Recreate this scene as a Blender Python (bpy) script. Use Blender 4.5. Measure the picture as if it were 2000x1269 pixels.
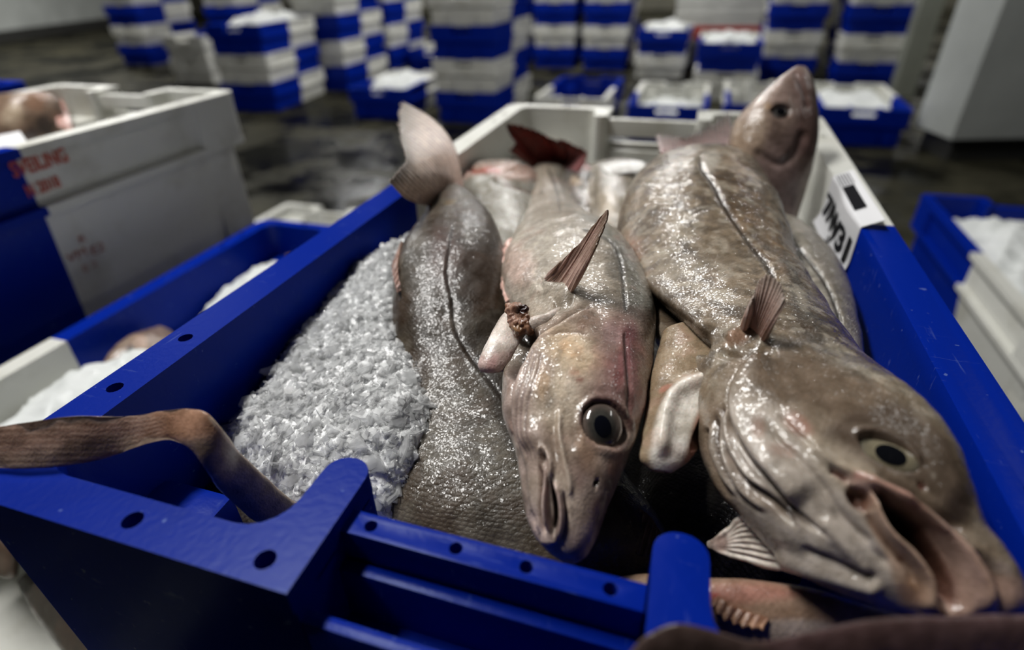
import bpy, bmesh, math, random
import numpy as np
from mathutils import Vector, Matrix
from mathutils.geometry import tessellate_polygon

random.seed(7); rng = np.random.default_rng(7)
SC = bpy.context.scene
COL = SC.collection
for o in list(bpy.data.objects): bpy.data.objects.remove(o)

# ------------------------------------------------------------------ camera
FPX, YAW, PITCH, ROLL = 1098.2, -.3156, .5650, -.0276
RIM = .70                                   # height of the hero crate's rim over the floor
CAM = np.array([.0613, -.0854, .1821 + RIM])
def _basis():
    cy, sy, cp, sp = math.cos(YAW), math.sin(YAW), math.cos(PITCH), math.sin(PITCH)
    f = np.array([sy*cp, cy*cp, -sp]); r = np.array([cy, -sy, 0.]); u = np.cross(r, f)
    cr, sr = math.cos(ROLL), math.sin(ROLL)
    return cr*r + sr*u, -sr*r + cr*u, f
CR, CU, CF = _basis()
cam = bpy.data.cameras.new('camera'); camo = bpy.data.objects.new('camera', cam); COL.objects.link(camo)
camo.matrix_world = Matrix(((CR[0], CU[0], -CF[0], CAM[0]), (CR[1], CU[1], -CF[1], CAM[1]), (CR[2], CU[2], -CF[2], CAM[2]), (0, 0, 0, 1)))
cam.sensor_width = 36; cam.lens = FPX*36/2000; cam.clip_start = .02; cam.clip_end = 100
cam.dof.use_dof = True; cam.dof.focus_distance = .30; cam.dof.aperture_fstop = 3.6; cam.dof.aperture_blades = 0
SC.camera = camo

# ------------------------------------------------------------------ light
w = bpy.data.worlds.new('hall_air'); SC.world = w; w.use_nodes = True
w.node_tree.nodes['Background'].inputs[0].default_value = (.80, .88, 1, 1)
w.node_tree.nodes['Background'].inputs[1].default_value = .010
SC.view_settings.view_transform = 'Standard'; SC.view_settings.look = 'None'
SC.cycles.max_bounces = 28; SC.cycles.diffuse_bounces = 20; SC.cycles.transmission_bounces = 16; SC.cycles.transparent_max_bounces = 24; SC.view_settings.exposure = 0; SC.view_settings.gamma = 1; SC.view_settings.use_curve_mapping = False
def lamp(name, loc, size, power, col=(1, .985, .955), rot=(0, 0, 0)):
    l = bpy.data.lights.new(name, 'AREA'); l.shape = 'RECTANGLE'; l.size, l.size_y = size; l.energy = power; l.color = col
    o = bpy.data.objects.new(name, l); COL.objects.link(o); o.location = loc; o.rotation_euler = rot
    return o
lamp('ceiling_or_fill_lamp', (-1.15, .55, 2.85), (.25, 1.3), 74, rot=(0, -.15, 0))
lamp('ceiling_or_fill_lamp', (2.2, 2.2, 3.1), (.25, 1.5), 12)  # added fill lamp, brightens the right-facing side of the stencilled crate
lamp('ceiling_or_fill_lamp', (-8.6, 6.5, 3.3), (.25, 1.5), 160)  # added lamp with no known source, brightens the pale left wall
for x in (-5.5, -1.2, 3.2):
    for y in (4.6, 8.6, 12.5):
        lamp('ceiling_or_fill_lamp', (x, y, 3.3), (.25, 1.5), 92)

# ------------------------------------------------------------------ helpers
def unz(px, py, z):
    "point of the horizontal plane z (measured from the hero crate's rim) that the lens sees at px, py"
    d = CF + (px-1000)/FPX*CR - (py-634.5)/FPX*CU
    return CAM + d*((z+RIM) - CAM[2])/d[2]
def und(px, py, dep):
    return CAM + (CF + (px-1000)/FPX*CR - (py-634.5)/FPX*CU)*dep
def depth(p): return float((np.asarray(p) - CAM) @ CF)
def proj(V):
    d = V - CAM; z = d @ CF
    return np.stack([1000 + FPX*(d @ CR)/z, 634.5 - FPX*(d @ CU)/z], -1)

def mat(name, base, rough=.5, **kw):
    m = bpy.data.materials.new(name); m.use_nodes = True
    b = m.node_tree.nodes['Principled BSDF']
    b.inputs['Base Color'].default_value = (*base, 1); b.inputs['Roughness'].default_value = rough
    for k, v in kw.items(): b.inputs[k].default_value = v
    return m
class NT:
    def __init__(s, m): s.t = m.node_tree; s.b = s.t.nodes['Principled BSDF']
    def n(s, typ, ins=None, **props):
        x = s.t.nodes.new(typ)
        for k, v in props.items(): setattr(x, k, v)
        for k, v in (ins or {}).items():
            if hasattr(v, 'is_output') or isinstance(v, bpy.types.NodeSocket): s.t.links.new(v, x.inputs[k])
            else: x.inputs[k].default_value = v
        return x
    def link(s, a, b): s.t.links.new(a, b)
    def noise(s, vec, scale, detail=3, rough=.5):
        return s.n('ShaderNodeTexNoise', {'Vector': vec, 'Scale': scale, 'Detail': detail, 'Roughness': rough}).outputs['Fac']
    def ramp(s, fac, a, b, ca=(0, 0, 0, 1), cb=(1, 1, 1, 1)):
        r = s.n('ShaderNodeValToRGB', {'Fac': fac}); e = r.color_ramp.elements
        e[0].position, e[1].position = a, b; e[0].color, e[1].color = ca, cb
        return r.outputs['Color']
    def mix(s, fac, a, b, blend='MIX'):
        m = s.n('ShaderNodeMix', data_type='RGBA', blend_type=blend)
        for i, v in ((0, fac), (6, a), (7, b)):
            if isinstance(v, bpy.types.NodeSocket): s.link(v, m.inputs[i])
            else: m.inputs[i].default_value = v if i == 0 else (*v, 1)[:4]
        return m.outputs[2]
    def bump(s, h, strength, dist, normal=None):
        ins = {'Height': h, 'Strength': strength, 'Distance': dist}
        if normal is not None: ins['Normal'] = normal
        return s.n('ShaderNodeBump', ins).outputs['Normal']

ABS = set()
def obj(name, me, m=None, parent=None, label=None, cat=None, group=None, kind=None):
    o = bpy.data.objects.new(name, me); COL.objects.link(o)
    if m is not None and me is not None and not me.materials: me.materials.append(m)
    if parent is not None:
        o.parent = parent
        if parent.name in ABS: o.matrix_parent_inverse = Matrix.Translation(-parent.location)
    for k, v in (('label', label), ('category', cat), ('group', group), ('kind', kind)):
        if v: o[k] = v
    return o
def empty(name, loc=(0, 0, 0), rz=0, label=None, cat=None, group=None):
    o = obj(name, None, label=label, cat=cat, group=group); o.location = loc; o.rotation_euler = (0, 0, rz); o.empty_display_size = .05
    return o
def np_mesh(name, V, F, smooth=True):
    "V (n,3) array, F (m,3|4) array of indices"
    V = np.asarray(V, float).reshape(-1, 3); F = np.asarray(F, np.int32); k = F.shape[1]
    me = bpy.data.meshes.new(name)
    me.vertices.add(len(V)); me.vertices.foreach_set('co', V.ravel())
    me.loops.add(F.size); me.loops.foreach_set('vertex_index', F.ravel())
    me.polygons.add(len(F)); me.polygons.foreach_set('loop_start', np.arange(0, F.size, k, dtype=np.int32))
    me.polygons.foreach_set('use_smooth', np.full(len(F), smooth))
    me.update(calc_edges=True); me.validate()
    return me
def set_col(me, C4, name='Col'):
    a = me.color_attributes.new(name, 'FLOAT_COLOR', 'POINT'); a.data.foreach_set('color', np.asarray(C4, np.float32).ravel())
def set_uv(me, UV):
    l = me.uv_layers.new(name='UVMap'); idx = np.empty(len(me.loops), np.int32); me.loops.foreach_get('vertex_index', idx)
    l.data.foreach_set('uv', np.asarray(UV, np.float32)[idx].ravel())
def lin(c): c = np.asarray(c, float)/255; return np.where(c <= .04045, c/12.92, ((c+.055)/1.055)**2.4)

# --- solids collected in one bmesh
def fillet(pts, seg=5):
    "pts (x, y, r): polygon with its corners rounded by r"
    out = []; n = len(pts)
    for i, (x, y, r) in enumerate(pts):
        if r <= 0: out.append((x, y)); continue
        p = Vector((x, y)); a = (Vector(pts[i-1][:2]) - p); b = (Vector(pts[(i+1) % n][:2]) - p)
        la, lb = a.length, b.length; a.normalize(); b.normalize()
        half = a.angle(b)/2; t = min(r/math.tan(half), la*.49 if pts[i-1][2] > 0 else la*.98, lb*.49 if pts[(i+1) % n][2] > 0 else lb*.98)
        r2 = t*math.tan(half); c = p + (a+b).normalized()*(r2/math.sin(half))
        s, e = p + a*t - c, p + b*t - c
        ang = s.angle(e); sgn = 1 if s.x*e.y - s.y*e.x > 0 else -1
        for k in range(seg+1):
            q = sgn*ang*k/seg; out.append((c.x + s.x*math.cos(q) - s.y*math.sin(q), c.y + s.x*math.sin(q) + s.y*math.cos(q)))
    return out
def bevel_sharp(bm, edges, off, seg=2):
    if off > 0 and edges: bmesh.ops.bevel(bm, geom=edges, offset=off, offset_type='OFFSET', segments=seg, profile=.6, affect='EDGES', clamp_overlap=True)
def add_part(dst, bm):
    me = bpy.data.meshes.new('tmp'); bm.to_mesh(me); bm.free(); dst.from_mesh(me); bpy.data.meshes.remove(me)
def plate(dst, outline, z0, z1, holes=(), bevel=.002, which='top', bottom_outline=None):
    def ccw(l): return l if sum(l[i-1][0]*l[i][1]-l[i][0]*l[i-1][1] for i in range(len(l))) > 0 else l[::-1]
    bm = bmesh.new(); loops = [ccw(outline)] + [ccw(h)[::-1] for h in holes]; bots = [ccw(bottom_outline or outline)] + [ccw(h)[::-1] for h in holes]
    T = [[bm.verts.new((x, y, z1)) for x, y in l] for l in loops]
    B = [[bm.verts.new((x, y, z0)) for x, y in l] for l in bots]
    for zz, rows, ll in ((z1, T, loops), (z0, B, bots)):
        flat = [v for r in rows for v in r]
        for tri in tessellate_polygon([[Vector((x, y, 0)) for x, y in l] for l in ll]):
            try: bm.faces.new([flat[i] for i in tri])
            except ValueError: pass
    for t, b in zip(T, B):
        for i in range(len(t)):
            j = (i+1) % len(t)
            bm.faces.new((t[i], t[j], b[j], b[i]))
    bmesh.ops.recalc_face_normals(bm, faces=bm.faces)
    ed = []
    for e in bm.edges:
        if len(e.link_faces) == 2 and e.calc_face_angle(0) > .6:
            z = [v.co.z for v in e.verts]
            if which == 'all' or (which == 'top' and min(z) > z1-1e-6): ed.append(e)
    bevel_sharp(bm, ed, bevel); add_part(dst, bm)
def box(dst, x0, x1, y0, y1, z0, z1, bevel=.002, taper=None):
    "taper: (dx0, dx1, dy0, dy1) moves of the bottom edges"
    bm = bmesh.new(); bmesh.ops.create_cube(bm, size=1)
    t = taper or (0, 0, 0, 0)
    for v in bm.verts:
        lo = v.co.z < 0; a, b = v.co.x > 0, v.co.y > 0
        v.co = ((x1 + (t[1] if lo else 0)) if a else (x0 + (t[0] if lo else 0)), (y1 + (t[3] if lo else 0)) if b else (y0 + (t[2] if lo else 0)), z0 if lo else z1)
    bevel_sharp(bm, list(bm.edges), bevel); add_part(dst, bm)
def to_mesh(bm, name, ang=.55):
    me = bpy.data.meshes.new(name); bm.to_mesh(me); bm.free()
    for p in me.polygons: p.use_smooth = True
    me.set_sharp_from_angle(angle=ang)
    return me
def circ(x, y, r, n=14): return [(x + r*math.cos(2*math.pi*k/n), y + r*math.sin(2*math.pi*k/n)) for k in range(n)]

# ------------------------------------------------------------------ materials of the place
def plastic(name, base, scuff, amount, dirt=None, spec=.42, matte=0):
    m = mat(name, base, .42, **{'Specular IOR Level': spec}); k = NT(m)
    tc = k.n('ShaderNodeTexCoord').outputs['Object']
    st = k.n('ShaderNodeMapping', {'Vector': tc, 'Rotation': (.4, .2, .6), 'Scale': (30, 260, 60)}).outputs['Vector']
    scr = k.ramp(k.noise(st, 1.5, 4, .65), .62, .74)
    st2 = k.n('ShaderNodeMapping', {'Vector': tc, 'Rotation': (.1, .5, -.5), 'Scale': (220, 25, 60)}).outputs['Vector']
    scr2 = k.ramp(k.noise(st2, 1.3, 4, .65), .64, .74)
    patch = k.ramp(k.noise(tc, 22, 4, .6), .46, .68)
    spots = k.ramp(k.noise(tc, 150, 2, .5), .72, .76)
    a = k.mix(1, k.mix(1, scr, scr2, 'ADD'), patch, 'MULTIPLY'); a = k.mix(1, a, spots, 'ADD')
    f = k.mix(1, a, (amount,)*3, 'MULTIPLY')
    c = k.mix(f, base, scuff)
    if dirt: c = k.mix(k.mix(1, k.ramp(k.noise(tc, 9, 5, .65), .5, .75), (.55,)*3, 'MULTIPLY'), c, dirt)
    k.link(c, k.b.inputs['Base Color'])
    k.link(k.ramp(k.noise(tc, 40, 4), .3, .7, (.34,)*3 + (1,), (.52,)*3 + (1,)), k.b.inputs['Roughness'])
    nb = k.bump(k.noise(tc, 260, 3), .25, .0006)
    if matte:      # dull polyethylene: body colour with a weak, even sheen
        df = k.n('ShaderNodeBsdfDiffuse', {'Color': c, 'Normal': nb}); gl = k.n('ShaderNodeBsdfGlossy', {'Color': (.75, .85, 1, 1), 'Roughness': .34, 'Normal': nb})
        mx = k.n('ShaderNodeMixShader', {0: matte, 1: df.outputs[0], 2: gl.outputs[0]}); k.link(mx.outputs[0], k.t.nodes['Material Output'].inputs['Surface'])
    k.link(nb, k.b.inputs['Normal'])
    return m
BLUE = plastic('blue_plastic', (.0002, .013, .225), (.16, .23, .46), .42, matte=.012)
WHITE = plastic('white_plastic', (.60, .60, .555), (.34, .31, .25), .35, (.30, .28, .2))
def concrete():
    m = mat('wet_concrete', (.02, .02, .015), .3); k = NT(m)
    tc = k.n('ShaderNodeTexCoord').outputs['Object']
    n1 = k.noise(tc, 1.6, 5, .62); puddle = k.ramp(n1, .44, .54)
    c = k.mix(puddle, (.004, .004, .003), k.mix(k.ramp(k.noise(tc, 6, 5, .6), .3, .7), (.016, .015, .009), (.046, .043, .027)))
    nb = k.bump(k.noise(tc, 30, 3), .15, .01)
    df = k.n('ShaderNodeBsdfDiffuse', {'Color': c, 'Normal': nb}); gl = k.n('ShaderNodeBsdfGlossy', {'Color': (.95, .97, 1, 1), 'Roughness': k.ramp(n1, .44, .54, (.10,)*3 + (1,), (.42,)*3 + (1,)), 'Normal': nb})
    mx = k.n('ShaderNodeMixShader', {0: k.ramp(n1, .44, .54, (.12,)*3 + (1,), (.03,)*3 + (1,)), 1: df.outputs[0], 2: gl.outputs[0]}); k.link(mx.outputs[0], k.t.nodes['Material Output'].inputs['Surface'])
    return m
FLOOR = concrete()
def paint_mat(name, base, rough, sc=3):
    m = mat(name, base, rough); k = NT(m); tc = k.n('ShaderNodeTexCoord').outputs['Object']
    k.link(k.mix(k.ramp(k.noise(tc, sc, 5, .6), .3, .7), [c*.85 for c in base], [min(1, c*1.1) for c in base]), k.b.inputs['Base Color'])
    return m
WALLM = paint_mat('pale_wall_panel', (.42, .44, .42), .45)
DARKM = paint_mat('dark_plinth', (.03, .03, .028), .5)
POSTM = paint_mat('grey_post_paint', (.23, .24, .20), .5)

# ------------------------------------------------------------------ the hall
def slab(name, x0, x1, y0, y1, z0, z1, m, rz=0, loc=(0, 0), bev=.004, parent=None, kind='structure', **kw):
    bm = bmesh.new(); box(bm, x0, x1, y0, y1, z0, z1, bev)
    o = obj(name, to_mesh(bm, name), m, parent, kind=kind, **kw); o.location = (loc[0], loc[1], 0); o.rotation_euler = (0, 0, rz)
    return o
slab('floor', -16, 8, -3, 20, -.1, 0, FLOOR, bev=0)
slab('wall_back', -16, 8, 15.0, 15.2, 0, 4.2, paint_mat('olive_wall', (.10, .095, .07), .6), bev=0)
_a, _b = unz(0, 85, -.7), unz(180, 58, -.7)
_rz = math.atan2(_b[1]-_a[1], _b[0]-_a[0]) - math.pi/2
slab('wall_left', -.2, 0, -6, 6, .18, 4.2, WALLM, _rz, _a[:2], bev=0)
slab('baseboard_left', -.2, .03, -6, 6, 0, .18, DARKM, _rz, _a[:2], bev=0)
_p = unz(1857, 274, -.58)
slab('wall_right', 0, 3.2, 0, .30, .12, 3.6, WALLM, .29, _p[:2], bev=.01)
slab('baseboard_right', .06, 3.2, .06, .30, 0, .12, DARKM, .29, _p[:2], bev=.005)
_p = unz(1762, 190, -.7)
slab('trim_1', -.07, .07, 0, .14, 0, 4, POSTM, 0, _p[:2], bev=.006)
slab('trim_2', .45, .95, .35, .5, 0, 4, DARKM, 0, _p[:2], bev=.006)

# ------------------------------------------------------------------ crates
CW, CL, CH, PITCHZ = .225, .41, .20, .195      # half width, half length, height, stacking pitch
def crate_half(name, H=CH, web=(.062, .062), hero=False, split=False):
    "the +Y half of a fish crate, base at z=0: rim with webs and dowel holes, recessed side panel, tapering wall, hand grip"
    E = CL; bm = bmesh.new()
    for s in (-1, 1):
        wx = web[(s+1)//2]
        rc = .010 if hero else .022; bd = .150 if hero else .092
        def o2(x_out, y_out, y0=0.):
            p = [(x_out, y0, 0), (x_out, y_out, rc), (wx, y_out, 0), (wx, E-.064, .0095), (wx+.020, E-.064, .0095), (wx+.021, E-.020, .018), (.199, E-.020, .02), (.199, y0, 0)]
            return [(s*x, y) for x, y in fillet([(x, y, r) for x, y, r in p])]
        holes = [circ(s*.2125, y, .0042) for y in (E-.074, E-.123)] + [circ(s*x, E-.0095, .0042) for x in (.131, .068)]
        plate(bm, o2(CW, E), H-.013, H, holes, .0032)
        rec = [(s*x, y) for x, y in fillet([(CW-.014, 0, 0), (CW-.014, E-.115, .004), (CW-.001, E-.107, .004), (CW-.001, E-.001, rc-.001), (wx, E-.001, 0), (wx, E-.0635, .0095), (wx+.0205, E-.0635, .0095), (wx+.0215, E-.0205, .018), (.1995, E-.0205, .02), (.1995, 0, 0)])]
        plate(bm, rec, H-bd+.010, H-.012, (), 0)
        plate(bm, o2(CW, E), H-bd, H-bd+.012, (), .003, 'top')
        # inner corner block
        bi = .152 if hero else .118
        box(bm, min(s*.202, s*bi), max(s*.202, s*bi), E-(.070 if hero else .100), E-.018, .004, H-.058, .007)
    # tapering lower wall: outer and inner shell
    ro = [(-.213, 0), (-.213, E-.012), (.213, E-.012), (.213, 0)]
    def ring(ox, oy, ix, iy):
        p = [(-ox, 0, 0), (-ox, oy, .03), (ox, oy, .03), (ox, 0, 0), (ix, 0, 0), (ix, iy, .022), (-ix, iy, .022), (-ix, 0, 0)]
        return fillet(p)
    plate(bm, ring(.213, E-.013, .2005, E-.026), .0, H-.086, (), .0, bottom_outline=ring(.193, E-.034, .183, E-.044))
    box(bm, -.19, .19, 0, E-.036, 0, .008, 0)
    # hand grip between the webs
    x0, x1 = -web[0]-.0015, web[1]+.0015; ry0, ry1 = (E-.0435, E-.0325) if hero else (E-.052, E-.0395)
    bg = bmesh.new() if split else bm
    plate(bg, [(x0, ry0), (x1, ry0), (x1, ry1), (x0, ry1)], H-.030, H-.0065, [circ(x0+(x1-x0)*f, (ry0+ry1)/2, .0027, 10) for f in (.115, .37, .60, .90)], .0022)
    box(bm, x0, x1, ry0-.001, ry1-.002, .02, H-.050, .002)
    if hero:
        box(bm, x0, x1, E-.0315, E-.0255, H-.09, H-.022, .002); box(bm, x0, x1, E-.007, E-.001, H-.091, H-.019, .0025); box(bm, x0, x1, E-.027, E-.005, H-.091, H-.052, .001)
    else:
        box(bm, x0, x1, E-.034, E-.021, H-.085, H-.044, .0025); box(bm, x0, x1, E-.012, E-.002, H-.091, H-.049, .0025)
    box(bm, x0, x1, E-.053, E-.003, H-.092, H-.082, .002)
    # narrow upright ribs of the end wall
    for s in (-1, 1):
        for x in (.10, .165):
            box(bm, s*x-.004, s*x+.004, E-.05, E-.012, .03, H-.085, .002)
    me = to_mesh(bm, name)
    if split: GRIP[me.name] = to_mesh(bg, 'hand_grip')
    return me
GRIP = {}
HALF_B = crate_half('blue_half'); HALF_B.materials.append(BLUE)
HALF_W = crate_half('white_half'); HALF_W.materials.append(WHITE)
NEAR_B = crate_half('near_blue_half', split=True); NEAR_B.materials.append(BLUE)
NEAR_W = crate_half('near_white_half', split=True); NEAR_W.materials.append(WHITE)
HERO_B = crate_half('hero_blue_half', web=(.068, .052), hero=True, split=True); HERO_B.materials.append(BLUE)
DEEP_B = crate_half('deep_blue_half', .275, split=True); DEEP_B.materials.append(BLUE)
DEEP_W = crate_half('deep_white_half', .275, split=True); DEEP_W.materials.append(WHITE)
def crate(loc, rz, label, group, flip=False, name='fish_crate', halves=None):
    "flip False: blue end towards -Y"
    o = empty(name, loc, rz, label, 'crate', group)
    hb, hw = halves or (HALF_B, HALF_W); b = obj('blue_half', hb, None, o); b.rotation_euler = (0, 0, 0 if flip else math.pi)
    w_ = obj('white_half', hw, None, o); w_.rotation_euler = (0, 0, math.pi if flip else 0)
    for me_, h_, m_ in ((hb, b, BLUE), (hw, w_, WHITE)):
        if me_.name in GRIP: obj('hand_grip', GRIP[me_.name], m_, h_)
    return o
ORD = ['bottom one', 'second up', 'third up', 'fourth up', 'fifth up']
def stack(px, py, level, yaw, pattern, where, group, y_from_front=True, pallet=0., front=None, near=False):
    "px, py: middle of the near rim of the crate at that level (1 = on the floor); pattern: near end of each crate, bottom first"
    z = -RIM + pallet + CH + PITCHZ*(level-1)
    p = unz(px, py, z) if front is None else np.array(front)
    c = p[:2] + CL*np.array([-math.sin(yaw), math.cos(yaw)]); out = []
    for i, ch in enumerate(pattern):
        if ch == '.': continue
        end = 'blue' if ch == 'B' else 'white'
        lab = (f'{end}-ended fish crate, {ORD[i]} in the {where}' if len(pattern) > 1 else f'{where}')
        out.append(crate((c[0], c[1], pallet + PITCHZ*i), yaw, lab, group, ch == 'W', halves=(NEAR_B, NEAR_W) if near else None))
    return out, c
# ------------------------------------------------------------------ pallets and the crates round about
PALM = plastic('grey_pallet_plastic', (.05, .05, .055), (.2, .2, .2), .4)
def pallet(c, yaw, label):
    o = empty('pallet', (c[0], c[1], 0), yaw, label, 'pallet', 'plastic pallets under the near stacks')
    bm = bmesh.new()
    for k in range(7): box(bm, -.22, .22, -.40+.117*k, -.40+.117*k+.098, .085, .109, .003)
    obj('deck', to_mesh(bm, 'deck'), PALM, o)
    for x in (-.19, 0, .19):
        bm = bmesh.new(); box(bm, x-.03, x+.03, -.40, .40, 0, .086, .004); obj('skid', to_mesh(bm, 'skid'), PALM, o)
    return o
PAL = .11
G_HERO = 'crates beneath the crate of large fish'
hero = crate((0, CL, RIM-CH), 0, 'near blue and white fish crate heaped with large whole fish and ice', None, halves=(HERO_B, NEAR_W))
stack(0, 0, 1, 0, 'WB', 'stack carrying the crate of large fish', G_HERO, pallet=PAL, front=(0, 0))
pallet((0, CL), 0, 'grey plastic pallet under the crate of large fish')
(_c, c_ll) = stack(0, 0, 1, 0, 'BW', 'low stack beside the crate of large fish', None, pallet=PAL, front=(-.447, -.11), near=True)
_c[1]['label'] = 'white-ended crate with ice and small fish, touching the crate of large fish'
_c[0]['label'] = 'blue-ended crate underneath the white-ended crate of small fish'
pallet(c_ll, 0, 'grey plastic pallet under the crate of small fish')
c_lu = np.array([-1.0, .02+CL])
crate((c_lu[0], c_lu[1], .155), 0, 'deep white-ended crate under the crate with red stencilled lettering', None, True, halves=(DEEP_B, DEEP_W))
LU = crate((c_lu[0], c_lu[1], RIM-.275), 0, 'topmost deep crate with red stencilled lettering on its white side', None, halves=(DEEP_B, DEEP_W))
pallet(c_lu, 0, 'grey plastic pallet under the stencilled crate').scale = (1, 1, 1.42)
p = unz(56, 158, 0)
(_c, c_bk) = stack(0, 0, 1, 0, 'WBW', 'stack at the picture edge behind the stencilled crate', 'crates behind the stencilled crate', pallet=PAL, front=(p[0]-CW, p[1]-2*CL))
pallet(c_bk, 0, 'grey plastic pallet behind the stencilled crate')
# shallow white crate behind the low stack
p = unz(560, 395, -.575)
sh = crate((p[0]+CW, p[1]-CL, 0), 0, 'shallow white-ended crate on the floor behind the low stack', None, name='shallow_crate'); sh.scale = (1, 1, .62)
(_c, c_rc) = stack(0, 0, 1, 0, 'W', 'white-ended crate of ice and fish beside the right-hand wall of large fish', None, pallet=PAL, front=(.703+CW, .934), near=True)
_c[0]['label'] = 'lone crate with white near half and blue far half, full of ice and fish'
pallet(c_rc, 0, 'grey plastic pallet under the lone crate of ice and fish')

# far stacks: (px, py of near rim, level, yaw, pattern, words, height on top)
FAR = [
    (229, 11, 3, .03, 'BWBW', 'stack beside the pale left wall', .05),
    (366, 118, 1, .03, 'WW', 'low white stack by the wall stack', .05),
    (465, 108, 2, .12, 'BWB', 'big stack with ice heaped on top'),
    (428, 12, 3, .05, 'BWBW', 'tall stack behind the low white stack', .02),
    (622, 81, 2, .05, 'BWBW', 'stack half hidden behind the iced stack'),
    (720, 50, 2, .02, 'BWBW', 'narrow tall stack behind the tilted crate of ice', .05),
    (735, 174, 1, .08, 'B', 'tilted single blue-ended crate of white ice on the floor'),
    (832, 99, 1, .02, 'B', 'single blue-ended crate on the floor between two tall stacks'),
    (908, 181, 1, .0, 'BWBW', 'tall stack just beyond the red tail'),
    (985, 5, 3, .0, 'BWBW', 'first stack in the row of three'),
    (1083, 5, 3, .0, 'BWBW', 'middle stack in the row of three'),
    (1185, 5, 3, .0, 'BWBW', 'third stack in the row of three'),
    (1112, 192, 1, .0, 'W', 'empty single crate on the floor with blue inside'),
    (1290, 107, 1, -.02, 'WB', 'two-high stack with ice on top'),
    (1302, 208, 1, .0, 'B', 'single crate with white inner wall and fish scraps on the floor'),
    (1418, 142, 1, .0, 'WB', 'two-high stack before the foam boxes'),
    (1500, 206, 1, .0, 'B', 'single crate behind the upturned fish head'),
    (1553, 61, 2, -.02, 'BWBW', 'tall stack beyond the upturned fish head'),
    (1712, 68, 2, -.02, 'BWBW', 'tall stack next to the grey post'),
    (1693, 213, 1, -.03, 'B', 'single blue-ended crate of ice before the grey post'),
]
STK = {}
for px, py, lv, yw, pat, words, *pal in FAR:
    STK[words] = c_ = stack(px, py, lv, yw, pat, words, 'crates of the ' + words if len(pat) > 1 else None, pallet=pal[0] if pal else 0.)[1]
    if pal: pallet(c_, yw, 'grey plastic pallet under the ' + words).scale = (1, 1, pal[0]/.11)
# foam boxes with lids, one red carton, one mustard tub
FOAM = paint_mat('white_foam', (.50, .50, .47), .7, 8); REDM = paint_mat('red_carton', (.42, .012, .008), .5, 8); MUST = paint_mat('mustard_plastic', (.22, .18, .03), .5, 8)
def foam_box(loc, yaw, size, m, label, group, name='foam_box', cat='box'):
    sx, sy, sz = size; bm = bmesh.new(); box(bm, -sx/2+.008, sx/2-.008, -sy/2+.008, sy/2-.008, 0, sz-.045, .008)
    o = obj(name, to_mesh(bm, name), m, None, label, cat, group); o.location = loc; o.rotation_euler = (0, 0, yaw)
    bm = bmesh.new(); box(bm, -sx/2, sx/2, -sy/2, sy/2, sz-.045, sz, .01); obj('lid', to_mesh(bm, 'lid'), m, o)
    return o
p = unz(1388, 100, -.7+.05)
p = unz(1388, 128, -.7)+[0, .15, 0]
for i in range(9):
    foam_box((p[0], p[1]+.1, i*.118), .0, (.82, .5, .118), REDM if i == 2 else FOAM,
             ('red box' if i == 2 else 'white foam box') + f', {["bottom one", "second up", "third up", "fourth up", "fifth up", "sixth up", "seventh up", "eighth up", "topmost one"][i]} in the foam box stack', 'boxes of the foam box stack')
p = unz(1478, 117, -.7)+[.03, 0, 0]
for i in range(5):
    foam_box((p[0], p[1], i*.16), .0, (.24, .5, .16), FOAM if i < 4 else REDM,
             ('slim white foam box' if i < 4 else 'bright red box') + f', {["bottom one", "second up", "third up", "fourth up", "topmost one"][i]} in the narrow stack beside the foam boxes', 'boxes of the narrow stack')
p = unz(1645, 125, -.7)
for i in range(5):
    foam_box((p[0], p[1], i*.15), .0, (.30, .4, .15), MUST if i > 2 else FOAM, ('mustard tub' if i > 2 else 'greyish box') + f', {ORD[i]} in the column between two tall crate stacks', 'tubs between the tall stacks', 'lidded_tub', 'tub')

# ------------------------------------------------------------------ ice
def ice_mat(name, clear, trans):
    m = mat(name, (.98, .99, .99), .2); k = NT(m); tc = k.n('ShaderNodeTexCoord').outputs['Object']; bm_ = k.bump(k.noise(tc, 260, 4, .6), .45, .0016); w_ = (.985, .992, .995, 1)
    df = k.n('ShaderNodeBsdfDiffuse', {'Color': w_, 'Normal': bm_}); tr = k.n('ShaderNodeBsdfTranslucent', {'Color': w_, 'Normal': bm_})
    a_ = k.n('ShaderNodeMixShader', {0: trans, 1: df.outputs[0], 2: tr.outputs[0]})
    if clear: a_ = k.n('ShaderNodeMixShader', {0: clear, 1: a_.outputs[0], 2: k.n('ShaderNodeBsdfTransparent').outputs[0]})
    gl = k.n('ShaderNodeBsdfGlossy', {'Roughness': .16, 'Normal': bm_}); fr = k.n('ShaderNodeFresnel', {'IOR': 1.31, 'Normal': bm_})
    mx = k.n('ShaderNodeMixShader', {0: fr.outputs[0], 1: a_.outputs[0], 2: gl.outputs[0]})
    k.link(mx.outputs[0], k.t.nodes['Material Output'].inputs['Surface']); return m
ICE = ice_mat('packed_ice', 0, .0); SHARD = ice_mat('clear_ice_shard', .64, .5); FARICE = mat('far_crushed_ice', (.62, .64, .63), .45)
def vn2(X, Y, seed):
    return sum(np.sin(f*X*(1+.3*a)+a*3+seed)*np.sin(f*Y*(1.2-.2*a)+a*5+2*seed) for a, f in ((0, 23), (1, 41), (2, 77)))/1.5
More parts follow.
